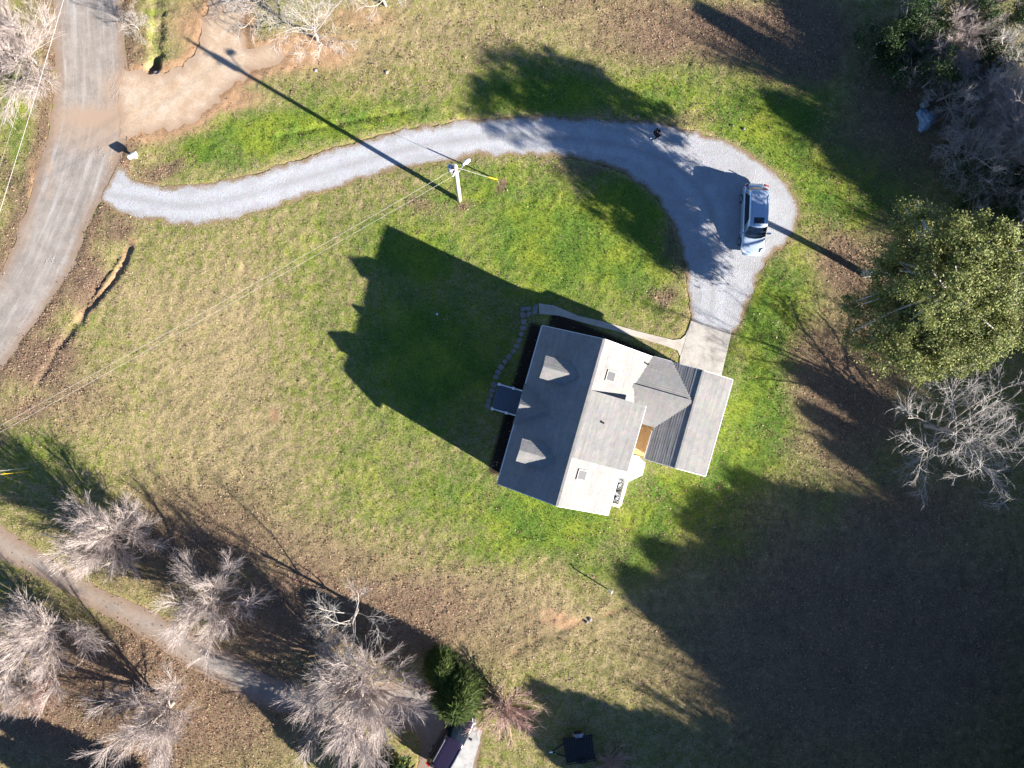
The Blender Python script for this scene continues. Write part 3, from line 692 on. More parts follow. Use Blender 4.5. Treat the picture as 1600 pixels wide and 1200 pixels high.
# rear wing and connector roofs
roof_slope(H(0, 5.28, WEZ), H(6.8, 5.28, WEZ), H(0, 7.28, WRZ), H(6.8, 7.28, WRZ), house, name='wing_front_roof', lift=.008, course=.15)
roof_slope(H(0, 9.57, WEZ - .1), H(6.8, 9.57, WEZ - .1), H(0, 7.28, WRZ), H(6.8, 7.28, WRZ), house, name='wing_back_roof')
board(H(-.01, 7.28, WRZ + .012), H(6.81, 7.28, WRZ + .012), .14, .02, 'ridge_cap', M['shingle'], house)
roof_slope(H(-.03, 2.4, WEZ), H(-.03, 6.9, WEZ), H(2.27, 2.4, WRZ - .02), H(2.27, 7.1, WRZ - .02), house, name='connector_roof')
roof_slope(H(4.57, 2.4, WEZ), H(4.57, 6.9, WEZ), H(2.27, 2.4, WRZ - .02), H(2.27, 7.1, WRZ - .02), house, name='connector_roof')
board(H(2.27, 2.95, WRZ + .03), H(2.27, 7.05, WRZ + .03), .30, .07, 'ridge_vent', M['shingle'], house)
board(H(.01, 9.6, WEZ - .19), H(6.79, 9.6, WEZ - .19), .06, .12, 'gutter', M['trim'], house)
board(H(4.8, 5.25, WEZ - .09), H(6.79, 5.25, WEZ - .09), .05, .12, 'gutter', M['trim'], house)
board(H(-.06, 3.95, WEZ - .08), H(-.06, 5.25, WEZ - .08), .05, .12, 'gutter', M['trim'], house)
for s, sg in ((0, -1), (6.8, 1)):
    board(H(s + sg * .02, 5.28, WEZ - .08), H(s + sg * .02, 7.28, WRZ - .08), .03, .15, 'rake_board', M['trim'], house)
    board(H(s + sg * .02, 9.57, WEZ - .18), H(s + sg * .02, 7.28, WRZ - .08), .03, .15, 'rake_board', M['trim'], house)
# front gabled dormers
def window(parent, c, ax, w, h, panes=2):
    """c centre on wall face, ax = horizontal in-wall direction; outward = right of ax"""
    ax = np.array([ax[0], ax[1], 0.0]); out = np.array([ax[1], -ax[0], 0.0]); up = np.array([0, 0, 1.0]); c = np.asarray(c, float)
    b = MB()
    for sx in (-1, 1): b.hexa(*[[c + ax * (sx * w / 2 + k * .05) + out * o + up * v * (h / 2 + .05) for k, v in ((-1, -1), (1, -1), (1, 1), (-1, 1))] for o in (0, .05)])
    for sz in (-1, 0, 1): b.hexa(*[[c + ax * k * (w / 2 - .05) + out * o + up * (sz * h / 2 + v * (.04 if sz else .02)) for k, v in ((-1, -1), (1, -1), (1, 1), (-1, 1))] for o in (0, .045)])
    fr = b.build('window', M['trim'], parent)
    b = MB(); b.hexa(*[[c + ax * k * (w / 2 - .04) + out * o + up * v * (h / 2 - .04) for k, v in ((-1, -1), (1, -1), (1, 1), (-1, 1))] for o in (-.02, .02)]); b.build('pane', M['glass'], fr)
AX = (A_DIR[0], A_DIR[1])
for sc_ in (2.74, 8.40):
    zr, ze, hw, tf = 5.80, 5.34, .76, -3.25
    prof = [(sc_ - .62, 4.0), (sc_ + .62, 4.0), (sc_ + .62, ze + .04), (sc_, zr - .12), (sc_ - .62, ze + .04)]
    b = MB(); b.hexa([H(s, -3.02, z) for s, z in prof], [H(s, -1.0, z) for s, z in prof]); dw = b.build('dormer', M['siding'], house)
    roof_slope(H(sc_ - hw, tf, ze), H(sc_ - hw, -1.6, ze), H(sc_, tf, zr), H(sc_, -0.7, zr), dw, thick=.08, name='dormer_roof')
    roof_slope(H(sc_ + hw, tf, ze), H(sc_ + hw, -1.6, ze), H(sc_, tf, zr), H(sc_, -0.7, zr), dw, thick=.08, name='dormer_roof')
    c = H(sc_, -3.02, 4.62); ax = -np.array(AX)
    b = MB(); b.hexa(*[[c + np.array([*A_DIR, 0]) * k * .36 + np.array([*(-B_DIR), 0]) * o + np.array([0, 0, v * .36]) for k, v in ((-1, -1), (1, -1), (1, 1), (-1, 1))] for o in (.0, .03)]); b.build('dormer_window', M['glass'], dw)
# entry gable above the front steps
prof = [(4.25, 3.45), (6.75, 3.45), (6.75, 3.7), (5.5, 4.82), (4.25, 3.7)]
b = MB(); b.hexa([H(s, -3.8, z) for s, z in prof], [H(s, -2.3, z) for s, z in prof]); b.build('entry_gable', M['siding'], house)
roof_slope(H(4.1, -4.0, EZ - .02), H(4.1, -2.9, EZ - .02), H(5.5, -4.0, 5.12), H(5.5, -1.75, 5.12), house, thick=.09, name='entry_roof')
roof_slope(H(6.9, -4.0, EZ - .02), H(6.9, -2.9, EZ - .02), H(5.5, -4.0, 5.12), H(5.5, -1.75, 5.12), house, thick=.09, name='entry_roof')
# skylights, vents, pipes
for s, t in ((2.14, 1.15), (8.85, 1.1)):
    z = RZ - t * K; q = []
    ua = np.array([*A_DIR, 0]); ub = np.array([*B_DIR, -K]); ub = ub / np.linalg.norm(ub); un = np.cross(ub, ua); un = un if un[2] > 0 else -un
    c = H(s, t, z)
    b = MB(); rect = lambda wx, wy, o: [c + ua * a * wx + ub * d * wy + un * o for a, d in ((-1, -1), (1, -1), (1, 1), (-1, 1))]
    b.hexa(rect(.36, .40, -.05), rect(.36, .40, .10)); sk = b.build('skylight', M['skyframe'], house)
    b = MB(); b.hexa(rect(.29, .33, .09), rect(.29, .33, .112)); b.build('pane', M['dullglass'], sk)
def roof_pipe(px, py, z, h=.3, r=.05):
    p = W(px, py, z); b = MB(); b.tube([p - [0, 0, .25], p + [0, 0, h]], r, 8); b.tube([p + [0, 0, h - .02], p + [0, 0, h + .04]], r * 1.5, 8); b.build('vent_pipe', M['darkmetal'], house)
roof_pipe(942, 660.5, 5.85, .14); roof_pipe(1012, 569, 4.05, .12, .045)
# windows and doors on the walls
fo = 3.51
for s in (1.6, 3.4, 7.7, 9.6): window(house, H(s, -fo, 2.1), AX, .95, 1.45)
for t in (-1.7, 1.6): window(house, H(10.87, t, 2.1), tuple(B_DIR), .9, 1.4); window(house, H(.27, t, 2.1), tuple(-B_DIR), .9, 1.4)
for s in (5.2, 6.5): window(house, H(s, 3.61, 4.55), tuple(-A_DIR), .9, .55)
for s in (8.6, 10.0): window(house, H(s, 3.51, 2.1), tuple(-A_DIR), .9, 1.4)
b = MB(); b.box(H(5.53, -fo - .02, 1.75), (.95, .06, 2.1), AX); dr = b.build('front_door', M['door'], house)
b = MB(); b.box(H(5.85, -fo - .07, 1.65), (.05, .06, .12), AX); b.build('door_knob', M['chrome'], dr)
gd = None
b = MB()
for i in range(5): b.box(H(.235, 7.3, .24 + .44 * i), (2.7, .06, .425), tuple(B_DIR), .012)
gd = b.build('garage_door', M['trim'], house)
b = MB(); b.box(H(5.2, 3.52, 1.75), (.9, .06, 2.05), tuple(A_DIR)); b.build('back_door', M['trim'], house)
b = MB(); b.box(H(8.75, -3.62, 1.35), (.26, .16, .42), AX, .02); b.tube([H(8.75, -3.6, 1.5), H(8.75, -3.6, 3.6)], .03, 6); b.build('meter_box', M['metal'], house)

# front landing with white side rails
porch = thing('front_porch', 'slate grey porch platform with white side rails at the front door', 'porch', H(5.53, -4.5, 0))
PS0, PS1, PT = 4.56, 6.49, -5.6
for i in range(14):
    s0 = PT + .01 + i * .148; b = MB(); c = H((PS0 + PS1) / 2, s0 + .07, .66); b.box(c, (PS1 - PS0, .138, .05), AX, .006); b.build('plank', M['porch'], porch)
for s in (PS0 + .06, PS1 - .06):
    for z in (1.52, .86): board(H(s, PT + .05, z), H(s, -3.55, z), .09 if z > 1 else .05, .05, 'rail', M['trim'], porch)
    for t in (PT + .06, -4.5, -3.64):
        b = MB(); b.box(H(s, t, .78), (.13, .13, 1.56), AX); b.box(H(s, t, 1.59), (.19, .19, .06), AX, .015); b.build('post', M['trim'], porch)
    b = MB()
    for k in range(14): b.box(H(s, PT + .18 + k * .135, 1.19), (.035, .035, .64), AX)
    b.build('balusters', M['trim'], porch)
b = MB(); b.box(H((PS0 + PS1) / 2, (PT - 3.55) / 2, .31), (PS1 - PS0 - .1, 1.95, .6), AX); b.build('porch_base', M['brick'], porch)

# rear deck: bare boards under the dormer eave, landing beyond coloured plain white
deck = thing('rear_deck', 'small wooden rear deck with plain white landing between house and wing', 'deck', H(6, 4.6, 0))
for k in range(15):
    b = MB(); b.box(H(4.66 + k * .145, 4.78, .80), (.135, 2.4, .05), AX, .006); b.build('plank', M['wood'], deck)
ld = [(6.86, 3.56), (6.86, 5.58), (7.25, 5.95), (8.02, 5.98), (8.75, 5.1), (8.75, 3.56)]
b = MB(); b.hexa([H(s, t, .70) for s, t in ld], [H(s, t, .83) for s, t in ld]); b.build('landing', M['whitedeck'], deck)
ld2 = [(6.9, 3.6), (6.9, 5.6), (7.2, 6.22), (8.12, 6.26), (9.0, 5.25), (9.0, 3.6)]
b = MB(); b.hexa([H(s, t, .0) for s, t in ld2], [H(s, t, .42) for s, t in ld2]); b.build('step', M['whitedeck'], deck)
for s, t in ((4.7, 5.8), (6.6, 5.8), (4.7, 3.7), (6.6, 3.7)):
    b = MB(); b.box(H(s, t, .38), (.1, .1, .78), AX); b.build('support', M['wood'], deck)
hs_ = thing('garden_hose', 'coiled yellow green hose on the white rear landing', 'hose', H(8.1, 4.5, .83))
b = MB(); b.tube([H(8.1 + .16 * math.cos(a) * (1 - a / 60), 4.5 + .22 * math.sin(a), .855 + a * .002) for a in np.linspace(0, 18, 60)], .018, 6); b.build('hose_coil', simple('yellow_green_hose', (.55, .75, .05), .5, .1), hs_)

# heat pumps behind a white screen
screen = thing('utility_screen', 'low white screen fence around the two outdoor units behind the house', 'fence', H(9.5, 5.15, 0))
for (s0, t0, s1, t1) in ((8.52, 5.12, 10.62, 5.12), (10.66, 4.3, 10.66, 5.12), (8.5, 4.2, 8.5, 5.0)):
    board(H(s0, t0, 1.12), H(s1, t1, 1.12), .2, .06, 'cap_rail', M['whitedeck'], screen)
    n_ = int(math.hypot(s1 - s0, t1 - t0) / .15)
    for k in range(n_):
        f = (k + .5) / n_; b = MB(); b.box(H(s0 + (s1 - s0) * f, t0 + (t1 - t0) * f, .55), (.13 if s1 != s0 else .03, .03 if s1 != s0 else .13, 1.06), AX, .004); b.build('slat', M['whitedeck'], screen)
for s, t, lb in ((9.15, 4.55, 'grey outdoor heat pump unit nearest the white rear landing'), (10.1, 4.62, 'grey outdoor heat pump unit at the far end of the white screen')):
    ac = thing('heat_pump', lb, 'heat pump', H(s, t, 0), 'outdoor units behind the screen')
    b = MB(); b.box(H(s, t, .45), (.74, .74, .84), AX, .05); b.build('casing', M['metal'], ac)
    b = MB(); b.tube([H(s, t, .865), H(s, t, .90)], .33, 20); b.build('fan_guard', M['whitedeck'], ac)
    b = MB(); b.tube([H(s, t, .895), H(s, t, .92)], .12, 14)
    for a in range(4): b.tube([H(s, t, .91), H(s + .3 * math.cos(a * 1.57 + .4), t + .3 * math.sin(a * 1.57 + .4), .91)], .035, 5)
    b.build('fan_blades', M['darkmetal'], ac)
    b = MB(); b.box(H(s, t, .01), (.95, .95, .06), AX); b.build('pad', M['patio'], ac)

# stepping stones from the walk to the porch
Z4 = lambda x, y: (750 + x / 6.32, 470 + y / 6.32)
path = thing('stepping_stone_path', 'curving path of grey stepping stones from the walk to the porch', 'path', W(778, 560))
stones = [(545, 60), (545, 110), (475, 75), (478, 130), (425, 85), (425, 140), (430, 208), (426, 270), (408, 330), (390, 393), (362, 448), (330, 500), (286, 553), (245, 603), (208, 655), (180, 705), (158, 752), (138, 828), (122, 885), (108, 935), (90, 985), (78, 1035)]
for i, (sx, sy) in enumerate(stones):
    c = W(*Z4(sx, sy)); c[2] = float(height(c[0], c[1], False)) + .045
    q = stones[min(i + 1, len(stones) - 1)]; pq = stones[max(i - 1, 0)] if i > 4 else (sx, sy - 10)
    a = math.atan2(-(q[1] - pq[1]), q[0] - pq[0]) + rng.uniform(-.2, .2)
    wx, wy = rng.uniform(.30, .40), rng.uniform(.34, .44)
    ring = []
    for t in np.linspace(0, 2 * math.pi, 10, endpoint=False):
        r = 1 / max(abs(math.cos(t)), abs(math.sin(t))); r = min(r, 1.22) * rng.uniform(.92, 1.05)
        lx, ly = r * math.cos(t) * wx / 2, r * math.sin(t) * wy / 2
        ring.append(np.array([lx * math.cos(a) - ly * math.sin(a), lx * math.sin(a) + ly * math.cos(a), 0]))
    b = MB(); b.loft([[c + p_ + [0, 0, -.06] for p_ in ring], [c + p_ + [0, 0, .02] for p_ in ring], [c + p_ * .9 + [0, 0, .035] for p_ in ring]]); b.build('stone', M['stone'], path)

# ------------------------------------------------------------------ trees
def grow(seed, spec):
    """spec: list per level of dict(n, len, ang, seg, jit, up, start, rr); returns segment rows (p0 p1 r0 r1 level)"""
    R = random.Random(seed); out = []
    def norm(d):
        l = math.sqrt(d[0] ** 2 + d[1] ** 2 + d[2] ** 2) + 1e-9; return (d[0] / l, d[1] / l, d[2] / l)
    stack = [((0, 0, -0.1), (R.uniform(-.05, .05), R.uniform(-.05, .05), 1), spec[0]['len'], spec[0]['r'], 0)]
    while stack:
        p, d, L, r, lev = stack.pop()
        sp = spec[lev]; ns = sp['seg']; pts = [(p, d, r)]
        for i in range(ns):
            j = sp['jit']; d = norm((d[0] + R.gauss(0, j), d[1] + R.gauss(0, j), d[2] + R.gauss(0, j) + sp['up']))
            q = tuple(p[k] + d[k] * L / ns for k in range(3)); q = (q[0], q[1], max(q[2], .08) if lev else q[2])
            r2 = r * (1 - (1 - sp.get('tap', .35)) / ns) if i < ns - 1 or lev < len(spec) - 1 else r * .5
            out.append((*p, *q, r, r2, lev)); p, r = q, r2; pts.append((p, d, r))
        if lev + 1 < len(spec):
            cs = spec[lev + 1]; n = cs['n'] if isinstance(cs['n'], int) else R.randint(*cs['n'])
            for k in range(n):
                f = sp_start = cs.get('start', .25); f = cs.get('start', .25) + (1 - cs.get('start', .25)) * (k + R.random()) / n
                x = min(f * ns, ns - 1e-6); i0 = int(x); t = x - i0
                a, b_ = pts[i0], pts[i0 + 1]; pp = tuple(a[0][m] + (b_[0][m] - a[0][m]) * t for m in range(3)); dd = b_[1]
                ang = math.radians(R.uniform(*cs['ang'])); az = R.uniform(0, 2 * math.pi) if lev else 2 * math.pi * (k * .382 + R.uniform(-.06, .06))
                up = (0, 0, 1) if abs(dd[2]) < .9 else (1, 0, 0)
                u = norm((dd[1] * up[2] - dd[2] * up[1], dd[2] * up[0] - dd[0] * up[2], dd[0] * up[1] - dd[1] * up[0]))
                v = (dd[1] * u[2] - dd[2] * u[1], dd[2] * u[0] - dd[0] * u[2], dd[0] * u[1] - dd[1] * u[0])
                nd_ = tuple(dd[m] * math.cos(ang) + (u[m] * math.cos(az) + v[m] * math.sin(az)) * math.sin(ang) for m in range(3))
                ll = cs['len'] * R.uniform(.7, 1.2) * (1 - cs.get('fall', .3) * f)
                stack.append((pp, norm(nd_), ll, max(cs['r'] if 'r' in cs else a[2] * cs['rr'], .004), lev + 1))
    return np.array(out)

def seg_mesh(name, S, sides):
    p0, p1, r0, r1 = S[:, :3], S[:, 3:6], S[:, 6], S[:, 7]
    d = p1 - p0; d /= np.linalg.norm(d, axis=1)[:, None] + 1e-9
    up = np.where((np.abs(d[:, 2]) < .9)[:, None], np.array([0, 0, 1.0]), np.array([1.0, 0, 0]))
    a = np.cross(up, d); a /= np.linalg.norm(a, axis=1)[:, None]; b_ = np.cross(d, a)
    t = np.linspace(0, 2 * np.pi, sides, endpoint=False)
    ring = a[:, None, :] * np.cos(t)[None, :, None] + b_[:, None, :] * np.sin(t)[None, :, None]
    V = np.concatenate([p0[:, None] + ring * r0[:, None, None], p1[:, None] + ring * r1[:, None, None]], 1).reshape(-1, 3)
    k = np.arange(sides); j = (k + 1) % sides
    F = np.stack([k, j, sides + j, sides + k], 1)
    F = (F[None] + (np.arange(len(S)) * 2 * sides)[:, None, None]).reshape(-1, 4)
    return raw_mesh(name, V, F)

def bare_tree(name, label, cat, seed, spec, mats, split=2, tw=1.0, fine=None):
    S = grow(seed, spec)
    t = thing(name, label, cat)
    a = S[S[:, 8] < split]; b_ = S[S[:, 8] >= split].copy()
    trunk = a[a[:, 8] == 0]; limbs = a[a[:, 8] > 0]
    obj('trunk', seg_mesh('trunk', trunk, 8), mats[0], t, local=True, smooth=True)
    if len(limbs): obj('limbs', seg_mesh('limbs', limbs, 6), mats[0], t, local=True, smooth=True)
    b_[:, 6:8] *= tw
    obj('crown', seg_mesh('crown', b_, 3), mats[1], t, local=True)
    return t

def put(t, px, py, z, rz=0.0, sc=1.0, label=None, group=None, zs=1.0):
    """px,py = where height z of the thing shows in the photo"""
    p = W(px, py, z); t.location = (p[0], p[1], float(height(p[0], p[1], False)))
    t.rotation_euler = (0, 0, rz); t.scale = (sc, sc, sc * zs)
    if label: t['label'] = label
    if group: t['group'] = group
    return t

# vase shaped, very twiggy ornamental trees of the lower lane
PEAR = [dict(len=1.3, r=.20, seg=3, jit=.03, up=0, tap=.9),
        dict(n=24, len=4.3, ang=(6, 82), seg=5, jit=.06, up=.05, start=.5, rr=.40, fall=.0, tap=.3),
        dict(n=12, len=2.2, ang=(14, 40), seg=3, jit=.08, up=.05, start=.1, rr=.5, fall=.45, tap=.4),
        dict(n=9, len=1.1, ang=(14, 38), seg=2, jit=.08, up=.04, start=.1, r=.009, fall=.3),
        dict(n=4, len=.55, ang=(12, 34), seg=1, jit=.05, up=.03, start=.2, r=.0055, fall=.2)]
GLANE = 'bare twiggy trees along the lower lane'
p1 = bare_tree('bare_tree', 'largest twiggy grey crown, overhanging the lane beside the green cedars', 'tree', 11, PEAR, (M['bark'], M['twig']), 2, 1.3)
put(p1, 556, 1092, 3.8, 0.3, 1.16, group=GLANE)
PEAR2 = [dict(PEAR[0]), dict(PEAR[1], n=17, len=3.9, ang=(6, 74)), dict(PEAR[2], n=10), dict(PEAR[3], n=9), dict(PEAR[4], n=4)]
p2 = bare_tree('bare_tree', 'bare twiggy tree over the lane, second nearest the green cedars', 'tree', 23, PEAR2, (M['bark'], M['twig']), 2, 1.25)
put(p2, 312, 958, 3.6, 1.0, .92, group=GLANE)
p3 = copy_tree(p2); put(p3, 232, 1138, 4.0, 3.6, .98, 'bare twiggy tree at the bottom edge with a dark forked trunk shadow above it', GLANE)
p4 = copy_tree(p1); put(p4, 135, 848, 4.0, 2.4, .80, 'bare twiggy tree on the grass above the pale end of the lane', GLANE)
p5 = copy_tree(p2); put(p5, 35, 1000, 4.2, 5.0, 1.0, 'bare twiggy tree cut off by the left edge, below the lane', GLANE)
p6 = copy_tree(p2); put(p6, 15, 1090, 2.2, 1.9, .50, 'small reddish bare shrub below the tree at the left edge')
p7 = copy_tree(p1); put(p7, -5, 55, 4.2, 0.8, .92, 'pale bare tree at the left edge beyond the road, under the power lines')
# open grown tree with long pale limbs
OPEN = [dict(len=2.6, r=.13, seg=4, jit=.05, up=0, tap=.85),
        dict(n=13, len=4.4, ang=(25, 85), seg=6, jit=.15, up=.05, start=.4, rr=.4, fall=.25, tap=.35),
        dict(n=7, len=1.9, ang=(28, 62), seg=4, jit=.18, up=.02, start=.2, rr=.5, fall=.4, tap=.45),
        dict(n=6, len=.95, ang=(25, 60), seg=3, jit=.2, up=.0, start=.15, r=.013, fall=.3),
        dict(n=4, len=.42, ang=(20, 55), seg=2, jit=.15, up=0, start=.2, r=.007, fall=.2)]
o1 = bare_tree('bare_tree', 'wide bare tree with silvery zigzag branches at the right edge, below the leafy evergreen', 'tree', 5, OPEN, (M['bark'], M['palebranch']), 2, .75)
put(o1, 1512, 672, 4.6, .4, 1.38, zs=.9)
THIN = [dict(len=3.2, r=.12, seg=5, jit=.05, up=0, tap=.75),
        dict(n=8, len=4.2, ang=(16, 66), seg=6, jit=.09, up=.05, start=.25, rr=.38, fall=.25, tap=.35),
        dict(n=6, len=1.7, ang=(22, 50), seg=4, jit=.12, up=.03, start=.25, rr=.5, fall=.4, tap=.45),
        dict(n=6, len=.9, ang=(20, 50), seg=2, jit=.14, up=.0, start=.15, r=.009, fall=.3),
        dict(n=3, len=.45, ang=(20, 50), seg=1, jit=.1, up=0, start=.2, r=.0055, fall=.2)]
o2 = bare_tree('bare_tree', 'thin bare tree with white limbs on the brown grass above the large twiggy crown', 'tree', 31, THIN, (M['thinbark'], M['palebranch']), 2, .9)
put(o2, 558, 950, .5, 2.2, 1.0)
# dead pale branches by the road and bare trees along the top edge
o3 = copy_tree(o1); put(o3, 203, 32, 1.4, 1.2, .34, 'small dead pale bush leaning over the road edge by the ditch')
o4 = copy_tree(o1); put(o4, 470, 8, 5.0, 2.0, .82, 'bare tree reaching in from the top edge over orange clay')
o5 = copy_tree(o2); put(o5, 590, -45, 4.4, .3, .85, 'bare tree at the top edge between the clay bank and the brown leaves')
o6 = copy_tree(o1); put(o6, 390, -40, 4.6, 4.0, .8, 'bare tree at the top edge beside the sandy track')
# thicket in the upper right corner
GTH = 'bare trees in the upper right thicket'
th = [(1590, 60, 1.0, .2, o1, 'bare grey tree in the top right corner of the thicket'), (1540, 235, .78, 1.4, o1, 'bare tree with pale crooked limbs below the thicket, right of the blue tarp pile'),
      (1500, 60, .7, 2.6, p1, 'dense grey twiggy tree in the middle of the thicket'), (1575, 150, .8, 3.3, p1, 'dense grey twiggy tree at the right edge of the thicket'),
      (1545, -10, .85, 4.4, p2, 'purplish twiggy tree at the top edge of the thicket'), (1470, 118, .5, 5.2, o2, 'small thin bare tree at the lower edge of the thicket'),
      (1510, 130, .75, 1.1, o1, 'bare grey tree with spreading branches in the heart of the thicket'), (1450, 75, .6, .3, p2, 'small grey twiggy tree at the left side of the thicket'), (1585, 200, .8, 2.0, p2, 'purplish twiggy tree at the right edge, level with the tarp pile'), (1560, 260, .8, 4.1, o1, 'bare crooked tree in the dark gap between thicket and leafy evergreen'), (1600, 310, .7, .9, o1, 'bare tree at the right edge just above the leafy evergreen'), (1440, 20, .62, 2.2, o2, 'thin bare tree among the dark evergreen shrubs of the thicket'), (1620, 420, .9, 2.9, o1, 'bare tree at the right edge behind the leafy evergreen')]
for px, py, sc, rz, src, lb in th:
    t = copy_tree(src); put(t, px, py, 4.2 * sc, rz, sc, lb, GTH)

# ---- leafy trees
def leaf_cloud(blobs, per, size, cols, seed, shell=.55, aspect=.55):
    """blobs: list of (centre, radii); leaves fill the outer part of each blob in clumps"""
    g = np.random.default_rng(seed); Cs, Ns = [], []
    for c, r, w in blobs:
        nc = max(4, int(w))
        u = g.normal(size=(nc, 3)); u /= np.linalg.norm(u, axis=1)[:, None]
        cc = np.asarray(c) + u * np.asarray(r) * (shell + (1 - shell) * g.random((nc, 1)))
        k = g.integers(int(per * .5), int(per * 1.5), nc); idx_ = np.repeat(np.arange(nc), k)
        rad = g.uniform(.25, .6, nc)[idx_]
        Cs.append(cc[idx_] + g.normal(size=(len(idx_), 3)) * rad[:, None] * np.array([.6, .6, .45])); Ns.append(u[idx_] * .6 + g.normal(size=(len(idx_), 3)) * .7 + [0, 0, .25])
    C = np.concatenate(Cs); N = np.concatenate(Ns); N /= np.linalg.norm(N, axis=1)[:, None]
    n = len(C); s = g.uniform(.6, 1.3, n) * size
    t = g.normal(size=(n, 3)); a = np.cross(N, t); a /= np.linalg.norm(a, axis=1)[:, None]; b_ = np.cross(N, a)
    V = np.stack([C - a * s[:, None], C - b_ * (s * aspect)[:, None] + N * (s * .15)[:, None], C + a * s[:, None], C + b_ * (s * aspect)[:, None] + N * (s * .15)[:, None]], 1).reshape(-1, 3)
    me = raw_mesh('crown', V, np.arange(4 * n).reshape(-1, 4))
    col = np.asarray(cols)[g.integers(0, len(cols), n)] * g.uniform(.7, 1.3, (n, 1))
    me.attributes.new('tint', 'FLOAT_COLOR', 'POINT').data.foreach_set('color', np.repeat(np.column_stack([col, np.ones(n)]), 4, 0).astype(np.float32).ravel())
    return me, C
def limbs_to(blobs, base, r0, seed, h0=2.0):
    g = np.random.default_rng(seed); S = []
    top = max(c[2] for c, r, w in blobs); cx_ = np.mean([c for c, r, w in blobs], axis=0)
    trunk = [np.array([base[0] + (cx_[0] - base[0]) * f ** 1.5 + g.normal(0, .05), base[1] + (cx_[1] - base[1]) * f ** 1.5 + g.normal(0, .05), -.15 + f * top]) for f in np.linspace(0, 1, 10)]
    for i in range(9): S.append((*trunk[i], *trunk[i + 1], r0 * (1 - i / 11), r0 * (1 - (i + 1) / 11), 0))
    for c, r, w in blobs:
        for q in range(4):
            e = np.asarray(c) + g.normal(size=3) * np.asarray(r) * .45; i = g.integers(3, 9); p = trunk[i]
            m1 = p + (e - p) * .5 + g.normal(0, .2, 3) + [0, 0, .2]
            S.append((*p, *m1, r0 * .35, r0 * .22, 1)); S.append((*m1, *e, r0 * .22, .03, 1))
    return np.array(S)
def leafy(name, label, cat, base, blobs, per, size, cols, seed, r0, mats, group=None, shell=.55, aspect=.55):
    """base world xy; blobs relative to base"""
    t = thing(name, label, cat, (base[0], base[1], float(height(base[0], base[1], False))), group)
    S = limbs_to(blobs, (0, 0, 0), r0, seed)
    obj('trunk', seg_mesh('trunk', S[S[:, 8] == 0], 8), mats[0], t, local=True, smooth=True)
    obj('limbs', seg_mesh('limbs', S[S[:, 8] == 1], 5), mats[0], t, local=True)
    me, _ = leaf_cloud(blobs, per, size, cols, seed + 1, shell, aspect); obj('crown', me, mats[1], t, local=True)
    return t
# large leafy evergreen at the right
eb = W(1352, 428)
def EB(px, py, z, r, w): p = W(px, py, z); return (p - [eb[0], eb[1], 0], (r, r, r * .75), w)
blobs = [EB(1400, 440, 5.8, 1.6, 28), EB(1380, 400, 5.2, 1.4, 22), EB(1440, 470, 7.0, 2.0, 44), EB(1500, 470, 9.0, 2.2, 50), EB(1430, 560, 6.0, 1.5, 30), EB(1520, 540, 7.4, 1.6, 36), EB(1580, 400, 9.6, 1.5, 30), EB(1500, 400, 10.2, 2.3, 62), EB(1560, 440, 9.6, 1.9, 46), EB(1530, 500, 8.6, 2.3, 60), EB(1450, 520, 7.6, 2.4, 60), EB(1405, 500, 6.6, 2.0, 40), EB(1410, 420, 7.6, 2.1, 34), EB(1450, 370, 9.0, 1.9, 36), EB(1470, 450, 10.6, 2.2, 40), EB(1385, 545, 5.6, 1.5, 26), EB(1475, 560, 6.4, 1.6, 36), EB(1570, 520, 8.2, 1.4, 30), EB(1425, 345, 6.4, 1.2, 20), EB(1350, 480, 5.0, 1.3, 16), EB(1545, 365, 9.8, 1.6, 30), EB(1340, 530, 4.4, 1.1, 12)]
leafy('evergreen_tree', 'large leafy olive green tree right of the silver car', 'tree', eb, blobs, 125, .08, [(.16, .19, .055), (.20, .23, .065), (.24, .265, .08), (.12, .15, .04), (.22, .21, .09)], 41, .28, (M['palebark'], M['foliage']))
# dark evergreen shrubs of the thicket
GS = 'dark evergreen shrubs in the upper right thicket'
DARKG = [(.03, .06, .018), (.045, .08, .022), (.06, .095, .03), (.02, .045, .012)]
for i, (px, py, h, lb) in enumerate([(1400, 60, 4.0, 'dark evergreen shrub at the left edge of the thicket'), (1440, 25, 4.6, 'tall dark evergreen shrub near the top edge of the thicket'), (1425, 100, 3.2, 'low dark evergreen shrub at the foot of the thicket, above the tarp pile'), (1480, 70, 4.2, 'dark evergreen shrub in the middle of the thicket'), (1560, 110, 4.0, 'dark evergreen shrub under the bare trees of the thicket'), (1590, 20, 5.0, 'dark evergreen shrub in the top right corner'), (1520, 20, 4.4, 'dark evergreen shrub at the top edge behind the twiggy tree'), (1540, 300, 3.4, 'dark vine covered shrub between the tarp pile and the leafy evergreen'), (1590, 370, 3.6, 'dark shrub behind the top of the leafy evergreen')]):
    p = W(px, py, h * .7)
    bl = [((rng.normal(0, .8), rng.normal(0, .8), h * f), (1.1, 1.1, .8), 16) for f in (.35, .5, .65, .8)]
    leafy('evergreen_shrub', lb, 'shrub', p, bl, 90, .07, DARKG, 60 + i, .09, (M['bark'], M['foliage']), GS)
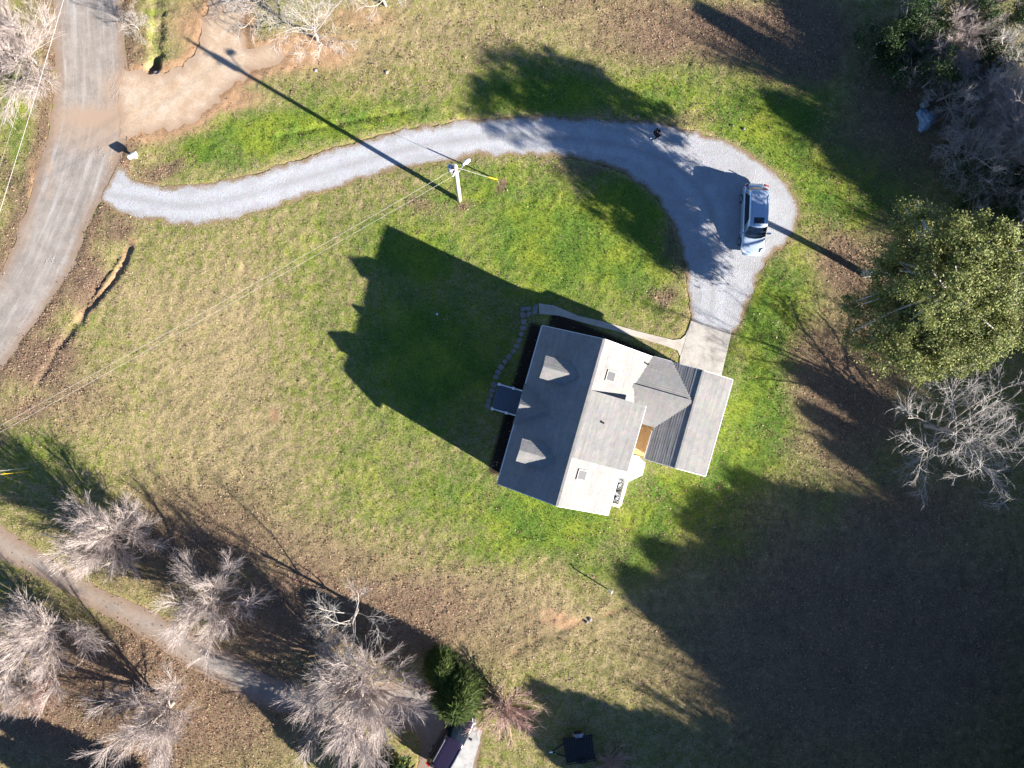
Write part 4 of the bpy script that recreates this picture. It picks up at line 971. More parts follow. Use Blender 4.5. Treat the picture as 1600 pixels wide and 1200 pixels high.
# two feathery cedars above the lower patio
def conifer(name, label, base, h, rad, seed, cols, n_spray=2600, group=None, droop=.35, clear=.04, cat='tree', width=.07, gap=0.0):
    g = np.random.default_rng(seed)
    t = thing(name, label, cat, (base[0], base[1], float(height(base[0], base[1], False))), group)
    b_ = MB(); b_.tube([(0, 0, -.15), (0.02, 0, h * .5), (0, 0.02, h * .97)], [h * .018 + .04, h * .011 + .02, .015], 8); b_.build('trunk', M['bark'], t, local=True, smooth=True)
    # whorled boughs carrying flat sprays
    f = clear + (1 - clear) * g.random(n_spray) ** .8; az = g.uniform(0, 2 * np.pi, n_spray)
    lobe = .78 + .3 * np.sin(az * 3 + f * 17 + seed) * np.sin(az * 5 - f * 29) + g.normal(0, .1, n_spray)
    prof = np.clip((1 - f) ** .75 * 1.1, .03, 1) * np.clip(f / (clear + .1) if clear < .1 else 1, .6, 1)
    R_ = rad * prof * lobe; inner = g.uniform(.25, .95, n_spray)
    o = np.stack([np.cos(az), np.sin(az), np.zeros(n_spray)], 1)
    p0 = o * (R_ * inner)[:, None] + np.stack([0 * f, 0 * f, f * h + R_ * inner * .15], 1)
    V, F, C = [], [], []
    L = g.uniform(.35, .75, n_spray) * (.35 + .75 * rad / 3)
    allV = []
    for k in range(4):
        a2 = az + g.normal(0, .55, n_spray); dr = np.stack([np.cos(a2), np.sin(a2), g.uniform(-droop, .35, n_spray)], 1)
        sd = np.stack([-np.sin(a2), np.cos(a2), g.uniform(-.4, .4, n_spray)], 1) * (width * (.6 + .5 * g.random(n_spray)) * (.5 + rad / 4))[:, None]
        st = p0 + g.normal(0, .1 + .03 * rad, (n_spray, 3)); m_ = st + dr * (L * .5)[:, None]; tip = st + dr * L[:, None] - np.stack([0 * L, 0 * L, L * .12], 1)
        allV.append(np.stack([st, m_ - sd, tip, m_ + sd], 1))
    V = np.concatenate(allV).reshape(-1, 3); n = 4 * n_spray
    me = raw_mesh('crown', V, np.arange(4 * n).reshape(-1, 4))
    col = np.asarray(cols)[g.integers(0, len(cols), n)] * g.uniform(.7, 1.3, (n, 1))
    me.attributes.new('tint', 'FLOAT_COLOR', 'POINT').data.foreach_set('color', np.repeat(np.column_stack([col, np.ones(n)]), 4, 0).astype(np.float32).ravel())
    obj('crown', me, M['foliage'], t, local=True)
    return t
CED = [(.055, .085, .012), (.04, .065, .01), (.085, .12, .02), (.025, .045, .008)]
conifer('cedar_tree', 'smaller feathery green cedar, nearest the large twiggy tree', W(689, 1030), 2.9, 1.25, 3, CED, 3200, width=.035)
conifer('cedar_tree', 'larger feathery green cedar above the hood of the maroon car', W(716, 1068), 4.6, 2.0, 8, CED, 6500, width=.035)
conifer('cedar_tree', 'narrow dark cedar leaning between the two green cedars', W(706, 1050), 3.2, 1.2, 15, [(.03, .07, .012), (.02, .05, .01)], 2400, width=.035)
# rounded bare shrub right of the cedars
SHRUB = [dict(len=.25, r=.06, seg=1, jit=.02, up=0, tap=1), dict(n=34, len=1.6, ang=(5, 80), seg=4, jit=.1, up=.03, start=.1, r=.022, fall=0, tap=.4),
         dict(n=8, len=.75, ang=(15, 45), seg=2, jit=.12, up=.03, start=.2, r=.010, fall=.3), dict(n=5, len=.36, ang=(15, 45), seg=1, jit=.1, up=0, start=.2, r=.006, fall=.2)]
s1 = bare_tree('bare_shrub', 'round reddish brown bare shrub beside the cedars and the patio slab', 'shrub', 77, SHRUB, (M['bark'], M['redtwig']), 1, 1.2)
put(s1, 788, 1112, 1.4, 0, 1.55)
s2 = copy_tree(s1); put(s2, 958, 1196, .8, 1.0, .8, 'dry straw coloured bush at the bottom edge right of the black trailer')
s3 = copy_tree(s1); put(s3, 55, 1092, 1.0, 2.0, .8, 'reddish bare shrub on the leaves near the left edge')

# woods beyond the right and bottom edges: their shadows lie across the lower right grass
PINE = [(.03, .06, .015), (.045, .075, .02), (.02, .045, .012)]
GP = 'pines of the wood beyond the lower right corner'
pine_a = conifer('pine_tree', 'dark pine of the wood beyond the lower right corner', (60, -60), 12.0, 2.9, 21, PINE, 3600, GP, clear=.10, width=.12)
pine_b = conifer('pine_tree', 'dark pine of the wood beyond the lower right corner', (66, -60), 12.0, 2.5, 22, PINE, 3000, GP, clear=.16, width=.12)
pine_c = conifer('pine_tree', 'tall pine with a thin crown', (72, -60), 12.0, 2.6, 25, PINE, 1500, GP, clear=.30, width=.085)
PXM = FPX / CAM_H; SHK = 1 / math.tan(SUN_EL)
edge_tips = []
_ed = [(1440, 838), (1300, 775), (1140, 735), (1072, 768), (1085, 800), (1012, 848), (985, 880), (962, 905), (1000, 945), (1040, 980), (1090, 1030), (1150, 1080)]
for q in range(26):
    f_ = q / 26 * (len(_ed) - 1); k_ = int(f_); a_, c_ = np.array(_ed[k_], float), np.array(_ed[k_ + 1], float); p_ = a_ + (c_ - a_) * (f_ - k_); bk = rng.uniform(5, 70)
    edge_tips.append((p_[0] + bk * SUN_DX, p_[1] - bk * SUN_DY, rng.uniform(8.5, 13), rng.uniform(.7, 1.1)))
tips = [(1455, 838, 5.0, 1), (1375, 800, 6.5, 1), (1300, 770, 8.0, .9), (1215, 762, 9.0, 1), (1140, 738, 10.5, 1), (1085, 775, 11.5, 1), (1070, 805, 12.5, 1.1), (1020, 858, 13.5, 1), (975, 905, 13.5, 1.05), (1030, 955, 12.5, 1), (1075, 1000, 12, .95),
        (1150, 1075, 10.5, .9), (1100, 1128, 10, .9), (1300, 1140, 8, 1), (1000, 1125, 9.5, 1.1), (1050, 1150, 9, 1.1), (900, 1095, 8.2, 1.1), (960, 1165, 7, 1.1), (1120, 1165, 8, 1.1), (1210, 1120, 10, 1.1), (870, 1170, 6, 1), (825, 1070, 7.6, 1.0), (840, 1120, 7, 1.0), (845, 1160, 6.2, 1.0), (1240, 575, 10.5, .75), (1262, 640, 11.5, .75), (1300, 600, 10, .8), (1345, 660, 10, .8), (1400, 640, 9.5, .8), (1450, 700, 9, .8), (1290, 690, 11, .6), (800, 1110, 7.2, .9), (1450, 905, 11, 1.2), (1380, 880, 12, 1.2), (1290, 860, 12.5, 1.2), (1230, 880, 12.5, 1.2), (1190, 920, 13, 1.2),
        (1160, 980, 13, 1.2), (1240, 1000, 13, 1.2), (1340, 960, 13, 1.2), (1460, 980, 13, 1.2), (1260, 1090, 11, 1.2), (1400, 1050, 12, 1.2), (1180, 1150, 10, 1.2), (1500, 1100, 12, 1.2), (1080, 1180, 8, 1.1), (940, 1150, 7.5, 1.1), (1520, 880, 9, 1.1), (860, 1140, 6.5, 1), (1330, 1150, 12, 1.2), (1560, 1000, 12, 1.2), (1420, 1160, 12, 1.2)]
def wood(px, py, h, wsc, src, label, group):
    s = h * SHK * PXM; bx, by = px + s * SUN_DX, py - s * SUN_DY
    t = copy_tree(src); p = W(bx, by); t.location = (p[0], p[1], float(height(p[0], p[1], False)))
    t.rotation_euler = (0, 0, rng.uniform(0, 6.28)); k = h / 12.0; t.scale = (k ** .4 * wsc * 1.2, k ** .4 * wsc * 1.2, k); t['label'] = label; t['group'] = group
    return bx, by
for i, (px, py, h, wsc) in enumerate(tips + edge_tips):
    if i < 14: px, py, wsc = px + 12 * SUN_DX, py - 12 * SUN_DY, wsc * .95
    s = h * SHK * PXM; bx, by = px + s * SUN_DX, py - s * SUN_DY
    if bx < 1600 + 75 * wsc and by < 1200 + 75 * wsc: h += max(0, min((1675 - bx) / SUN_DX, (1275 - by) / -SUN_DY)) / (SHK * PXM)
    wood(px, py, h, wsc, pine_c if i < 31 or i >= len(tips) else (pine_a if i % 2 else pine_b), 'dark pine of the wood beyond the lower right corner', GP)
# pines right of the thicket and beyond the lower left corner
for i, (px, py, h, wsc) in enumerate([(1255, 105, 8.5, .8), (1218, 160, 8.6, .8), (1270, 190, 8, .9), (1300, 60, 8.5, 1), (1350, 120, 7, 1), (1310, 240, 7.5, .9), (1330, 30, 8, 1), (1260, 8, 8.5, .8), (1395, 260, 6, 1), (1390, 310, 6, .9), (1440, 200, 6, 1.1), (1480, 250, 6, 1.1), (1100, 15, 9.5, .6)]):
    wood(px, py, h, wsc, pine_a if i % 2 else pine_b, 'dark pine of the wood beyond the right edge, above the leafy evergreen', 'pines beyond the right edge')
for i, (px, py, h, wsc) in enumerate([(0, 1125, 3.6, .9), (50, 1135, 3.6, .9), (115, 1170, 3.2, .8), (388, 1078, 4.6, .8), (410, 1100, 4.4, .9), (430, 1130, 4.2, .9), (-30, 1150, 4, .9)]):  # unseen; the taller ones are added to cast the shade below the lane
    wood(px, py, h, wsc, pine_a if i % 2 else pine_b, 'dark unseen pine casting shade from beyond the lower edge of the lawn', 'pines beyond the lower edge')
def bare_wood(px, py, h, src, label, group):
    s = h * SHK * PXM; bx, by = px + s * SUN_DX, py - s * SUN_DY
    if bx < 1690 and by < 1290: k = min((1690 - bx) / SUN_DX, (1290 - by) / -SUN_DY); s += k; h = s / (SHK * PXM)
    t = copy_tree(src); p = W(bx, by); t.location = (p[0], p[1], float(height(p[0], p[1], False))); t.rotation_euler = (0, 0, rng.uniform(0, 6.28))
    k = h / 7.4; t.scale = (k * .92, k * .92, k); t['label'] = label; t['group'] = group
BW = [(1100, 735, 12), (1070, 775, 13), (1045, 835, 14), (985, 885, 14), (955, 905, 14), (1030, 860, 14), (1000, 945, 13), (1040, 985, 13), (1090, 1045, 12), (1160, 770, 12), (870, 1080, 8), (1130, 1070, 12),(1250, 600, 13), (1260, 680, 14), (1310, 660, 13), (1350, 600, 12), (1390, 730, 13), (1280, 730, 14), (1420, 660, 12), (1230, 640, 13),(1235, 560, 12), (1290, 590, 13), (1330, 640, 12), (1270, 640, 14), (1370, 690, 13), (1300, 700, 11), (1430, 720, 12), (1240, 715, 14), (1400, 770, 12), (1330, 750, 13), (1480, 780, 11), (1500, 640, 10), (1450, 600, 11), (1530, 720, 9), (1560, 600, 9),
      (1050, 790, 14), (990, 870, 14), (965, 915, 13), (1010, 970, 14), (1060, 1030, 13), (1110, 1090, 12), (960, 1110, 9), (840, 1065, 8), (790, 1095, 7.5), (1120, 745, 13), (1180, 1000, 13), (1000, 930, 15), (900, 1060, 9)]
for i, (px, py, h) in enumerate(BW): bare_wood(px, py, h, (p1, p2, o1, p1)[i % 4], 'tall bare tree of the wood beyond the lower right corner', 'bare trees of the wood beyond the right edge')
BW2 = [(1190, 130, 10), (1230, 60, 10), (1290, 150, 10), (1340, 60, 9), (1250, 200, 9), (1380, 180, 9), (1330, 290, 8), (1150, 40, 10), (1290, 0, 9), (1080, 0, 10), (1420, 300, 8), (1260, 330, 9.5), (1220, 420, 10), (1300, 400, 9), (1230, 480, 11)]
for i, (px, py, h) in enumerate(BW2): bare_wood(px, py, h, (p2, p1, o1)[i % 3], 'tall bare tree beyond the right edge, level with the leafy evergreen', 'bare trees beyond the right edge')
for t in (pine_a, pine_b, pine_c):
    for c_ in list(t.children): bpy.data.objects.remove(c_)
    bpy.data.objects.remove(t)

# ------------------------------------------------------------------ utility poles, wires, guys
def pole(name, label, px, py, h, lean=(0, 0), lamp=True):
    b0 = W(px, py); b0[2] = float(height(b0[0], b0[1], False))
    t = thing(name, label, 'pole', b0)
    top = b0 + [lean[0], lean[1], h]
    b = MB(); b.tube([b0 - [0, 0, .3], b0 + (top - b0) * .5, top], [.17, .145, .115], 12); b.build('shaft', M['pole'], t, smooth=True)
    b = MB(); b.tube([top - [0, 0, .02], top + [0, 0, .1]], .03, 6); b.tube([top + [0, 0, .08], top + [0, 0, .2], top + [0, 0, .3]], [.09, .075, .04], 10); b.build('insulator', M['ceramic'], t)
    c = top + [-.32, .16, -1.15]
    b = MB(); b.tube([c - [0, 0, .38], c + [0, 0, .36], c + [0, 0, .42]], [.22, .22, .12], 16); tr = b.build('transformer', M['metal'], t, smooth=False)
    b = MB(); b.box(top + [-.15, .08, -1.2], (.2, .08, .3), (-.9, .45)); b.build('bracket', M['darkmetal'], tr)
    b = MB(); b.tube([c + [0, 0, .38], c + [0, 0, .62]], .04, 8); b.build('bushing', M['ceramic'], tr)
    if lamp:
        a0 = top + [0.05, 0, -1.7]; a1 = top + [.52, .42, -.95]
        b = MB(); b.tube([a0, (a0 + a1) / 2 + [.05, 0, .12], a1], .04, 8); arm = b.build('lamp_arm', M['chrome'], t)
        b = MB(); b.tube([a1 + [-.08, -.06, .03], a1 + [.1, .08, .05], a1 + [.34, .27, .02]], [.06, .15, .10], 10); b.build('lamp_head', M['whiteplastic'], arm)
    for q in ((-.28, -.12, -.55), (-.16, -.3, -.9)):
        b = MB(); b.tube([top + [0, 0, q[2]], top + q], .03, 6); b.tube([top + np.array(q) * [.8, .8, 1], top + np.array(q) * [1.3, 1.3, 1]], .055, 8); b.build('insulator', M['ceramic'], t)
    return b0, top
pb, ptop = pole('utility_pole', 'bleached wooden utility pole with lamp arm on the lawn beside the gravel drive', 718, 313, 8.35, (-.05, .05))
qb, qtop = pole('utility_pole', 'wooden utility pole just beyond the left edge, end of the lawn wires', -34, 738, 8.2, (0, 0), False)
rb, rtop = pole('utility_pole', 'wooden utility pole beyond the top left corner beside the road', 78, -120, 8.2, (0, 0), False)
def wire(name, label, p0, p1, sag, r=.016, group=None, m=None, cat='wire'):
    p0, p1 = np.asarray(p0, float), np.asarray(p1, float)
    b = MB(); b.tube([p0 + (p1 - p0) * f - [0, 0, 4 * sag * f * (1 - f)] for f in np.linspace(0, 1, 24)], r, 5)
    o = b.build(name, m or M['wire'], smooth=True); tag(o, label, cat, group); return o
GW = 'wires crossing the lawn'
wire('power_line', 'upper of the two pale wires running from the lawn pole to the left edge', ptop + [-.34, -.15, -.55], qtop + [.1, .25, -.3], .55, .008, GW)
wire('power_line', 'lower of the two pale wires running from the lawn pole to the left edge', ptop + [-.2, -.37, -.9], qtop + [.1, -.1, -.45], .6, .008, GW)
GR = 'wires along the road'
wire('power_line', 'thick cable nearest the road surface along its left verge', W(116, -60, 6.4), W(-160, 800, 6.6), .5, .014, GR)
wire('power_line', 'thin wire along the verge, middle of the three beside the road', W(98, -60, 6.8), W(-190, 800, 7.0), .5, .006, GR)
wire('power_line', 'thin wire farthest from the road along its left verge', W(82, -60, 7.0), W(-215, 800, 7.2), .5, .006, GR)
anchor = W(777, 280); anchor[2] = float(height(anchor[0], anchor[1], False))
wire('guy_wire', 'thin guy wire from the lawn pole to its yellow guard', ptop + [.1, 0, -.35], anchor - [0, 0, .1], .0, .012, None, None)
d_ = (ptop + [.1, 0, -.35] - anchor); d_ /= np.linalg.norm(d_)
b = MB(); b.tube([anchor + d_ * .05, anchor + d_ * 2.1], .045, 8); tag(b.build('guy_guard', M['yellow']), 'yellow plastic guard on the guy wire of the lawn pole', 'guy guard')
for k, (px, py, m, lb, lb2) in enumerate(((46, 731, M['metal'], 'upper grey guy guard near the left edge', 'upper guy wire at the left edge, with the grey guard'), (47, 736.5, M['yellow'], 'lower yellow guy guard near the left edge', 'lower guy wire at the left edge, with the yellow guard'))):
    a = W(px, py); a[2] = float(height(a[0], a[1], False)); e = qtop + [0, .4 - k * .2, -.6 - k * .3]; d_ = (e - a) / np.linalg.norm(e - a)
    wire('guy_wire', lb2, a - d_ * .2, e, 0, .012)
    b = MB(); b.tube([a, a + d_ * 2.0], .022, 8); tag(b.build('guy_guard', m), lb, 'guy guard')

# ------------------------------------------------------------------ cars
def car(name, label, c, ang, L, Wd, Hh, body_m, wheel_r=.34, hood=.95, deck=.42, roof0=.36, roof1=.86, sunroof=True, rails=False):
    """c ground centre; ang direction of the nose; stations along u = 0 (nose) .. 1 (tail)"""
    c = np.asarray(c, float); f = np.array([math.cos(ang), math.sin(ang), 0]); l = np.array([-f[1], f[0], 0]); up = np.array([0, 0, 1.0])
    t = thing(name, label, 'car', c)
    P = lambda u, v, z: c + f * (.5 - u) * L + l * v + up * z
    hw = Wd / 2
    belt = .56 * Hh
    # lower body: (u, half width, bottom z, top z)
    st = [(0, .62, .38, .50), (.012, .78, .30, .60), (.04, .90, .24, .66), (.10, .97, .22, .74), (.20, 1, .20, .86), (.27, 1, .20, .97), (.36, 1, .20, 1.0), (.6, 1, .20, 1.0), (.82, 1, .21, 1.02), (.92, .98, .24, 1.02), (.965, .94, .28, .99), (.99, .86, .32, .80), (1, .74, .38, .60)]
    rings = []
    for u, w, z0, z1 in st:
        w *= hw; zt = z1 * belt if z1 < 1.03 else belt; zb = z0
        prof = [(-.86, zb), (.86, zb), (.97, zb + .12), (1, zb + (zt - zb) * .45), (.985, zb + (zt - zb) * .78), (.90, zt), (.62, zt + .035), (.25, zt + .05), (-.25, zt + .05), (-.62, zt + .035), (-.90, zt), (-.985, zb + (zt - zb) * .78), (-1, zb + (zt - zb) * .45), (-.97, zb + .12)]
        rings.append([P(u, v * w, z) for v, z in prof])
    b = MB(); b.loft(rings); body = b.build('body', body_m, t, smooth=True)
    sub = body.modifiers.new('smooth', 'SUBSURF'); sub.levels = sub.render_levels = 2
    # greenhouse shell
    g0 = roof0 - .15; zb = belt - .02
    rw = .76 * hw; bw = .93 * hw
    bl = [(g0, .80), (g0 + .01, .0), (roof0 - .02, 1), (.6, 1), (roof1 + .02, .98), (roof1 + .085, .90)]
    base = [(g0 - .012, 0), (g0, .55), (g0 + .03, .93), (roof0, 1), (.62, 1), (roof1, .99), (roof1 + .075, .93), (roof1 + .092, .5), (roof1 + .095, 0)]
    topp = [(roof0 - .012, 0), (roof0 - .005, .55), (roof0 + .01, .95), (roof0 + .10, 1), (.62, 1), (roof1 - .08, 1), (roof1 - .005, .95), (roof1 + .012, .5), (roof1 + .014, 0)]
    full = lambda q: q + [(u, -v) for u, v in q[-2:0:-1]]
    B_, T_ = full(base), full(topp)
    cr = lambda u: Hh - .03 * ((u - .6) / .3) ** 2
    mk = lambda k, dz=0.0: [P(ub + (ut - ub) * k, (vb * bw + (vt * rw - vb * bw) * k), zb + (cr(ut) - .05 - zb) * k + dz) for (ub, vb), (ut, vt) in zip(B_, T_)]
    r3 = [P(.6 + (u - .6) * .97, v * rw * .86, cr(u) - .012) for u, v in T_]; r4 = [P(.6 + (u - .6) * .8, v * rw * .5, cr(u)) for u, v in T_]
    b = MB(); b.loft([mk(0), mk(1), r3, r4], True); b.build('cabin', body_m, t, smooth=True)
    def pane(nm, idx, k0=.10, k1=.93, ins=.0, off=.012, m=M['carglass']):
        lo, hi = mk(k0), mk(k1); n = len(lo); bb = MB(); mid = c + f * (.5 - .6) * L + up * (belt + .2)
        row0, row1 = [], []
        for i in idx:
            for src, row in ((lo, row0), (hi, row1)):
                p = src[i % n]; d = p - mid; d[2] = .25; d /= np.linalg.norm(d); row.append(p + d * off)
        for a in range(len(row0) - 1): bb.poly([row0[a], row0[a + 1], row1[a + 1], row1[a]])
        return bb.build(nm, m, t, smooth=True)
    nT = len(B_)
    pane('windscreen', [-2, -1, 0, 1, 2], .06, .95)
    pane('rear_window', [6, 7, 8, 9, 10], .22, .95)
    pane('side_window', [3, 4, 5], .12, .92); pane('side_window', [-5, -4, -3], .12, .92)
    if sunroof:
        b = MB(); u0, u1 = roof0 + .035, roof0 + .12
        b.hexa([P(u, v, cr(u) - .03) for u, v in ((u0, -.36), (u0, .36), (u1, .36), (u1, -.36))], [P(u, v, cr(u) + .012) for u, v in ((u0, -.36), (u0, .36), (u1, .36), (u1, -.36))]); b.build('sunroof', M['carglass'], t)
    for sgn in (-1, 1):
        v = sgn * rw * .93
        b = MB(); b.tube([P(roof0 + .06, v, Hh - .05), P(roof0 + .1, v, Hh + .02), P(roof1 - .1, v, Hh + .02), P(roof1 - .05, v, Hh - .05)], .022 if not rails else .03, 6); b.build('roof_rail', M['chrome'], t)
        b = MB(); mpos = P(g0 + .075, sgn * (hw + .10), belt + .08); b.loft([[mpos + f * x * .06 + l * y * .12 + up * z for x, y in ((-1, -1), (1, -1), (1, 1), (-1, 1))] for z in (-.08, .07)]); b.tube([P(g0 + .08, sgn * hw * .9, belt + .02), mpos], .03, 6); b.build('mirror', body_m, t)
        b = MB(); b.hexa([P(u, sgn * w * hw, z) for u, w, z in ((.02, .55, .62), (.035, .92, .60), (.10, .985, .70), (.07, .66, .73))], [P(u - .006, sgn * (w + .01) * hw, z + .03) for u, w, z in ((.02, .55, .62), (.035, .92, .60), (.10, .985, .70), (.07, .66, .73))]); b.build('headlight', M['lamp'], t)
        b = MB(); b.hexa([P(u, sgn * w * hw, z) for u, w, z in ((.985, .60, .84), (.955, .97, .84), (.95, .97, 1.0), (.975, .64, 1.0))], [P(u + .012, sgn * (w + .02) * hw, z) for u, w, z in ((.985, .60, .84), (.955, .97, .84), (.95, .97, 1.0), (.975, .64, 1.0))]); b.build('tail_light', M['redlamp'], t)
        for u in (.185, .80):
            wc = P(u, sgn * (hw - .11), wheel_r)
            b = MB(); b.tube([wc - l * .11, wc - l * .09, wc + l * .09, wc + l * .11], [wheel_r * .93, wheel_r, wheel_r, wheel_r * .93], 20); wh = b.build('wheel', M['rubber'], t, smooth=False)
            b = MB(); b.tube([wc + l * sgn * .10, wc + l * sgn * .125], wheel_r * .62, 14); b.build('rim', M['rim'], wh)
    for u, z, nm in ((-.002, .42, 'front_bumper'), (1.002, .46, 'rear_bumper')):
        b = MB(); w = .62 * hw; s_ = -1 if u < .5 else 1
        b.tube([P(u - s_ * .02, -w * 1.25, z), P(u, -w, z), P(u, w, z), P(u - s_ * .02, w * 1.25, z)], .085, 8); b.build(nm, body_m, t, smooth=True)
    b = MB(); b.box(P(.003, 0, .36), (.05, .34, .12), (f[0], f[1])); b.build('number_plate', M['trim'], t)
    return t
cc = (W(1180.5, 341, .8)); cc[2] = .028 + float(base_h(np.array([cc[0]]), np.array([cc[1]]))[0])
car('minivan', 'silver blue estate car with sunroof parked on the gravel turning area', cc, math.radians(-92.3), 5.05, 1.76, 1.64, M['silver'])
c2 = (W(705, 1160, .8)); c2[2] = .03 + float(base_h(np.array([c2[0]]), np.array([c2[1]]))[0])
car('parked_car', 'dark maroon car with bright roof rails parked beside the pale patio slab', c2, math.radians(61), 4.6, 1.86, 1.72, M['maroon'], sunroof=False, rails=True)

# ------------------------------------------------------------------ small things
# black utility trailer in the shade at the bottom
tc = W(905, 1170, .6); tc[2] = float(height(tc[0], tc[1], False)); ta = math.radians(8)
tr = thing('utility_trailer', 'black flat utility trailer standing in the shade at the bottom edge', 'trailer', tc)
tf = np.array([math.cos(ta), math.sin(ta), 0]); tl = np.array([-tf[1], tf[0], 0]); TP = lambda x, y, z: tc + tf * x + tl * y + [0, 0, z]
for k in range(12): b = MB(); b.box(TP(-.97 + k * .176, 0, .62), (.165, 1.65, .05), (tf[0], tf[1]), .006); b.build('plank', M['darkmetal'], tr)
for y in (-.86, .86):
    board(TP(-1.07, y, .92), TP(1.07, y, .92), .05, .05, 'rail', M['darkmetal'], tr); board(TP(-1.07, y, .62), TP(1.07, y, .62), .06, .1, 'frame_bar', M['darkmetal'], tr)
    for x in (-1.05, 0, 1.05): board(TP(x, y, .6), TP(x, y, .93), .05, .05, 'stake', M['darkmetal'], tr)
    b = MB(); b.tube([TP(.1, y * 1.1 - .08, .3), TP(.1, y * 1.1 + .08, .3)], .3, 16); wh = b.build('wheel', M['rubber'], tr)
    b = MB(); b.loft([[TP(.1 + x, y * 1.1 + q, z) for q in (-.13, .13)] + [TP(.1 + x, y * 1.1 + q, z + .02) for q in (.13, -.13)] for x, z in ((-.42, .4), (-.3, .64), (0, .7), (.3, .64), (.42, .4))]); b.build('fender', M['metal'] if y > 0 else M['darkmetal'], tr)
board(TP(-2.0, 0, .5), TP(-1.0, -.5, .55), .07, .07, 'tongue', M['darkmetal'], tr); board(TP(-2.0, 0, .5), TP(-1.0, .5, .55), .07, .07, 'tongue', M['darkmetal'], tr)
b = MB(); b.tube([TP(-2.15, 0, .52), TP(-1.92, 0, .52)], .06, 8); b.tube([TP(-1.75, 0, .2), TP(-1.75, 0, .95)], .03, 8); b.build('coupler', M['chrome'], tr)
# mailbox at the road junction
mb = W(213, 246); mb[2] = float(height(mb[0], mb[1], False))
mt = thing('mailbox', 'white mailbox on a post at the road junction beside the gravel drive', 'mailbox', mb)
b = MB(); b.box(mb + [0, 0, .2], (.14, .14, .6), (1, .2)); b.build('post', M['whiteplastic'], mt)
mdir = np.array([-.9, -.43, 0]); msd = np.array([.43, -.9, 0])
sec = [(-.15, 0), (.15, 0), (.15, .16), (.11, .26), (0, .30), (-.11, .26), (-.15, .16)]
b = MB(); b.loft([[mb + mdir * x + msd * y + [0, 0, .46 + z] for y, z in sec] for x in (-.3, .34)]); bx = b.build('box', M['whiteplastic'], mt)
b = MB(); b.loft([[mb + mdir * x + msd * y * .92 + [0, 0, .475 + z * .9] for y, z in sec] for x in (.34, .36)]); b.build('door', M['trim'], bx)
b = MB(); b.box(mb + msd * .17 + [0, 0, .74], (.04, .02, .2), (mdir[0], mdir[1])); b.build('flag', M['redlamp'], bx)
# standpipe at the lawn edge
sp = W(950, 921); sp[2] = float(height(sp[0], sp[1], False))
st_ = thing('standpipe', 'thin white standpipe at the shade edge below the house', 'pipe', sp)
b = MB(); b.tube([sp - [0, 0, .1], sp + [.04, .05, 1.15]], .045, 8); b.build('pipe', M['whiteplastic'], st_)
b = MB(); b.tube([sp + [.04, .05, 1.13], sp + [.1, .26, 1.22]], .04, 8); b.build('spout', M['whiteplastic'], st_)
# drain grate stones near it
def rock(px, py, r, label, m=None, seed=0):
    g = np.random.default_rng(seed + 5); p = W(px, py); p[2] = float(height(p[0], p[1])) + r * .25
    rings = []
    for z, k in ((-.5, .75), (-.1, 1), (.35, .8), (.6, .35)): rings.append([p + np.array([math.cos(a) * r * k * g.uniform(.8, 1.15), math.sin(a) * r * k * g.uniform(.8, 1.15), z * r]) for a in np.linspace(0, 6.283, 9, endpoint=False)])
    b = MB(); b.loft(rings); return tag(b.build('rock', m or M['stone'], smooth=False), label, 'rock', 'rocks in the grass')
rock(922, 968, .15, 'grey rock in the small gully below the standpipe', seed=1); rock(917, 972, .11, 'smaller dark rock at the end of the small gully', seed=2)
rock(1163, 201, .11, 'pale rock in the grass above the gravel turning area', seed=3); rock(1146, 196, .08, 'small pale rock beside the turning area, left of the larger one', seed=4)
rock(683, 491, .09, 'tiny pale stone in the shaded front lawn', M['whiteplastic'], 5); rock(604, 113, .14, 'small dark stump like stone in the upper lawn', M['bark'], 6)
rock(493, 110, .13, 'small pale stone on the upper lawn near the clay bank', seed=7)
# tarp covered pile in the dark corner
tp = W(1446, 187); tp[2] = float(height(tp[0], tp[1], False)); tpt = thing('tarp_pile', 'crumpled pale blue tarp over a heap in the dark clearing below the thicket', 'tarp', tp)
g = np.random.default_rng(12); n1, n2 = 22, 16; V = []; F = []
for i in range(n1):
    for j in range(n2):
        r = j / (n2 - 1); a = 2 * math.pi * i / n1; rr = .85 * r * (1 + .2 * math.sin(3 * a + 1) + .12 * g.normal() * r)
        V.append(tp + [math.cos(a) * rr * .8, math.sin(a) * rr, max(.03, .75 * (1 - r ** 1.6) + g.normal() * .07)])
for i in range(n1):
    for j in range(n2 - 1): F.append((i * n2 + j, ((i + 1) % n1) * n2 + j, ((i + 1) % n1) * n2 + j + 1, i * n2 + j + 1))
obj('cover', raw_mesh('cover', np.array(V), np.array(F)), M['tarp'], tpt)
b = MB(); b.box(tp + [-.15, 1.0, .22], (.45, .4, .4), (1, .3), .03); b.build('bin', M['metal'], tpt)
# culvert pipe at the ditch end
cu = W(242, 116); b = MB(); n_ = 14
rg = lambda y, r: [np.array([cu[0] + r * math.cos(a), cu[1] + y, -.36 + r * math.sin(a)]) for a in np.linspace(0, 6.283, n_, endpoint=False)]
b.loft([rg(-.6, .26), rg(.28, .26), rg(.28, .22), rg(-.6, .22)], False); ct = tag(b.build('culvert_pipe', M['metal']), 'dark culvert pipe mouth at the end of the ditch by the sandy track', 'pipe')

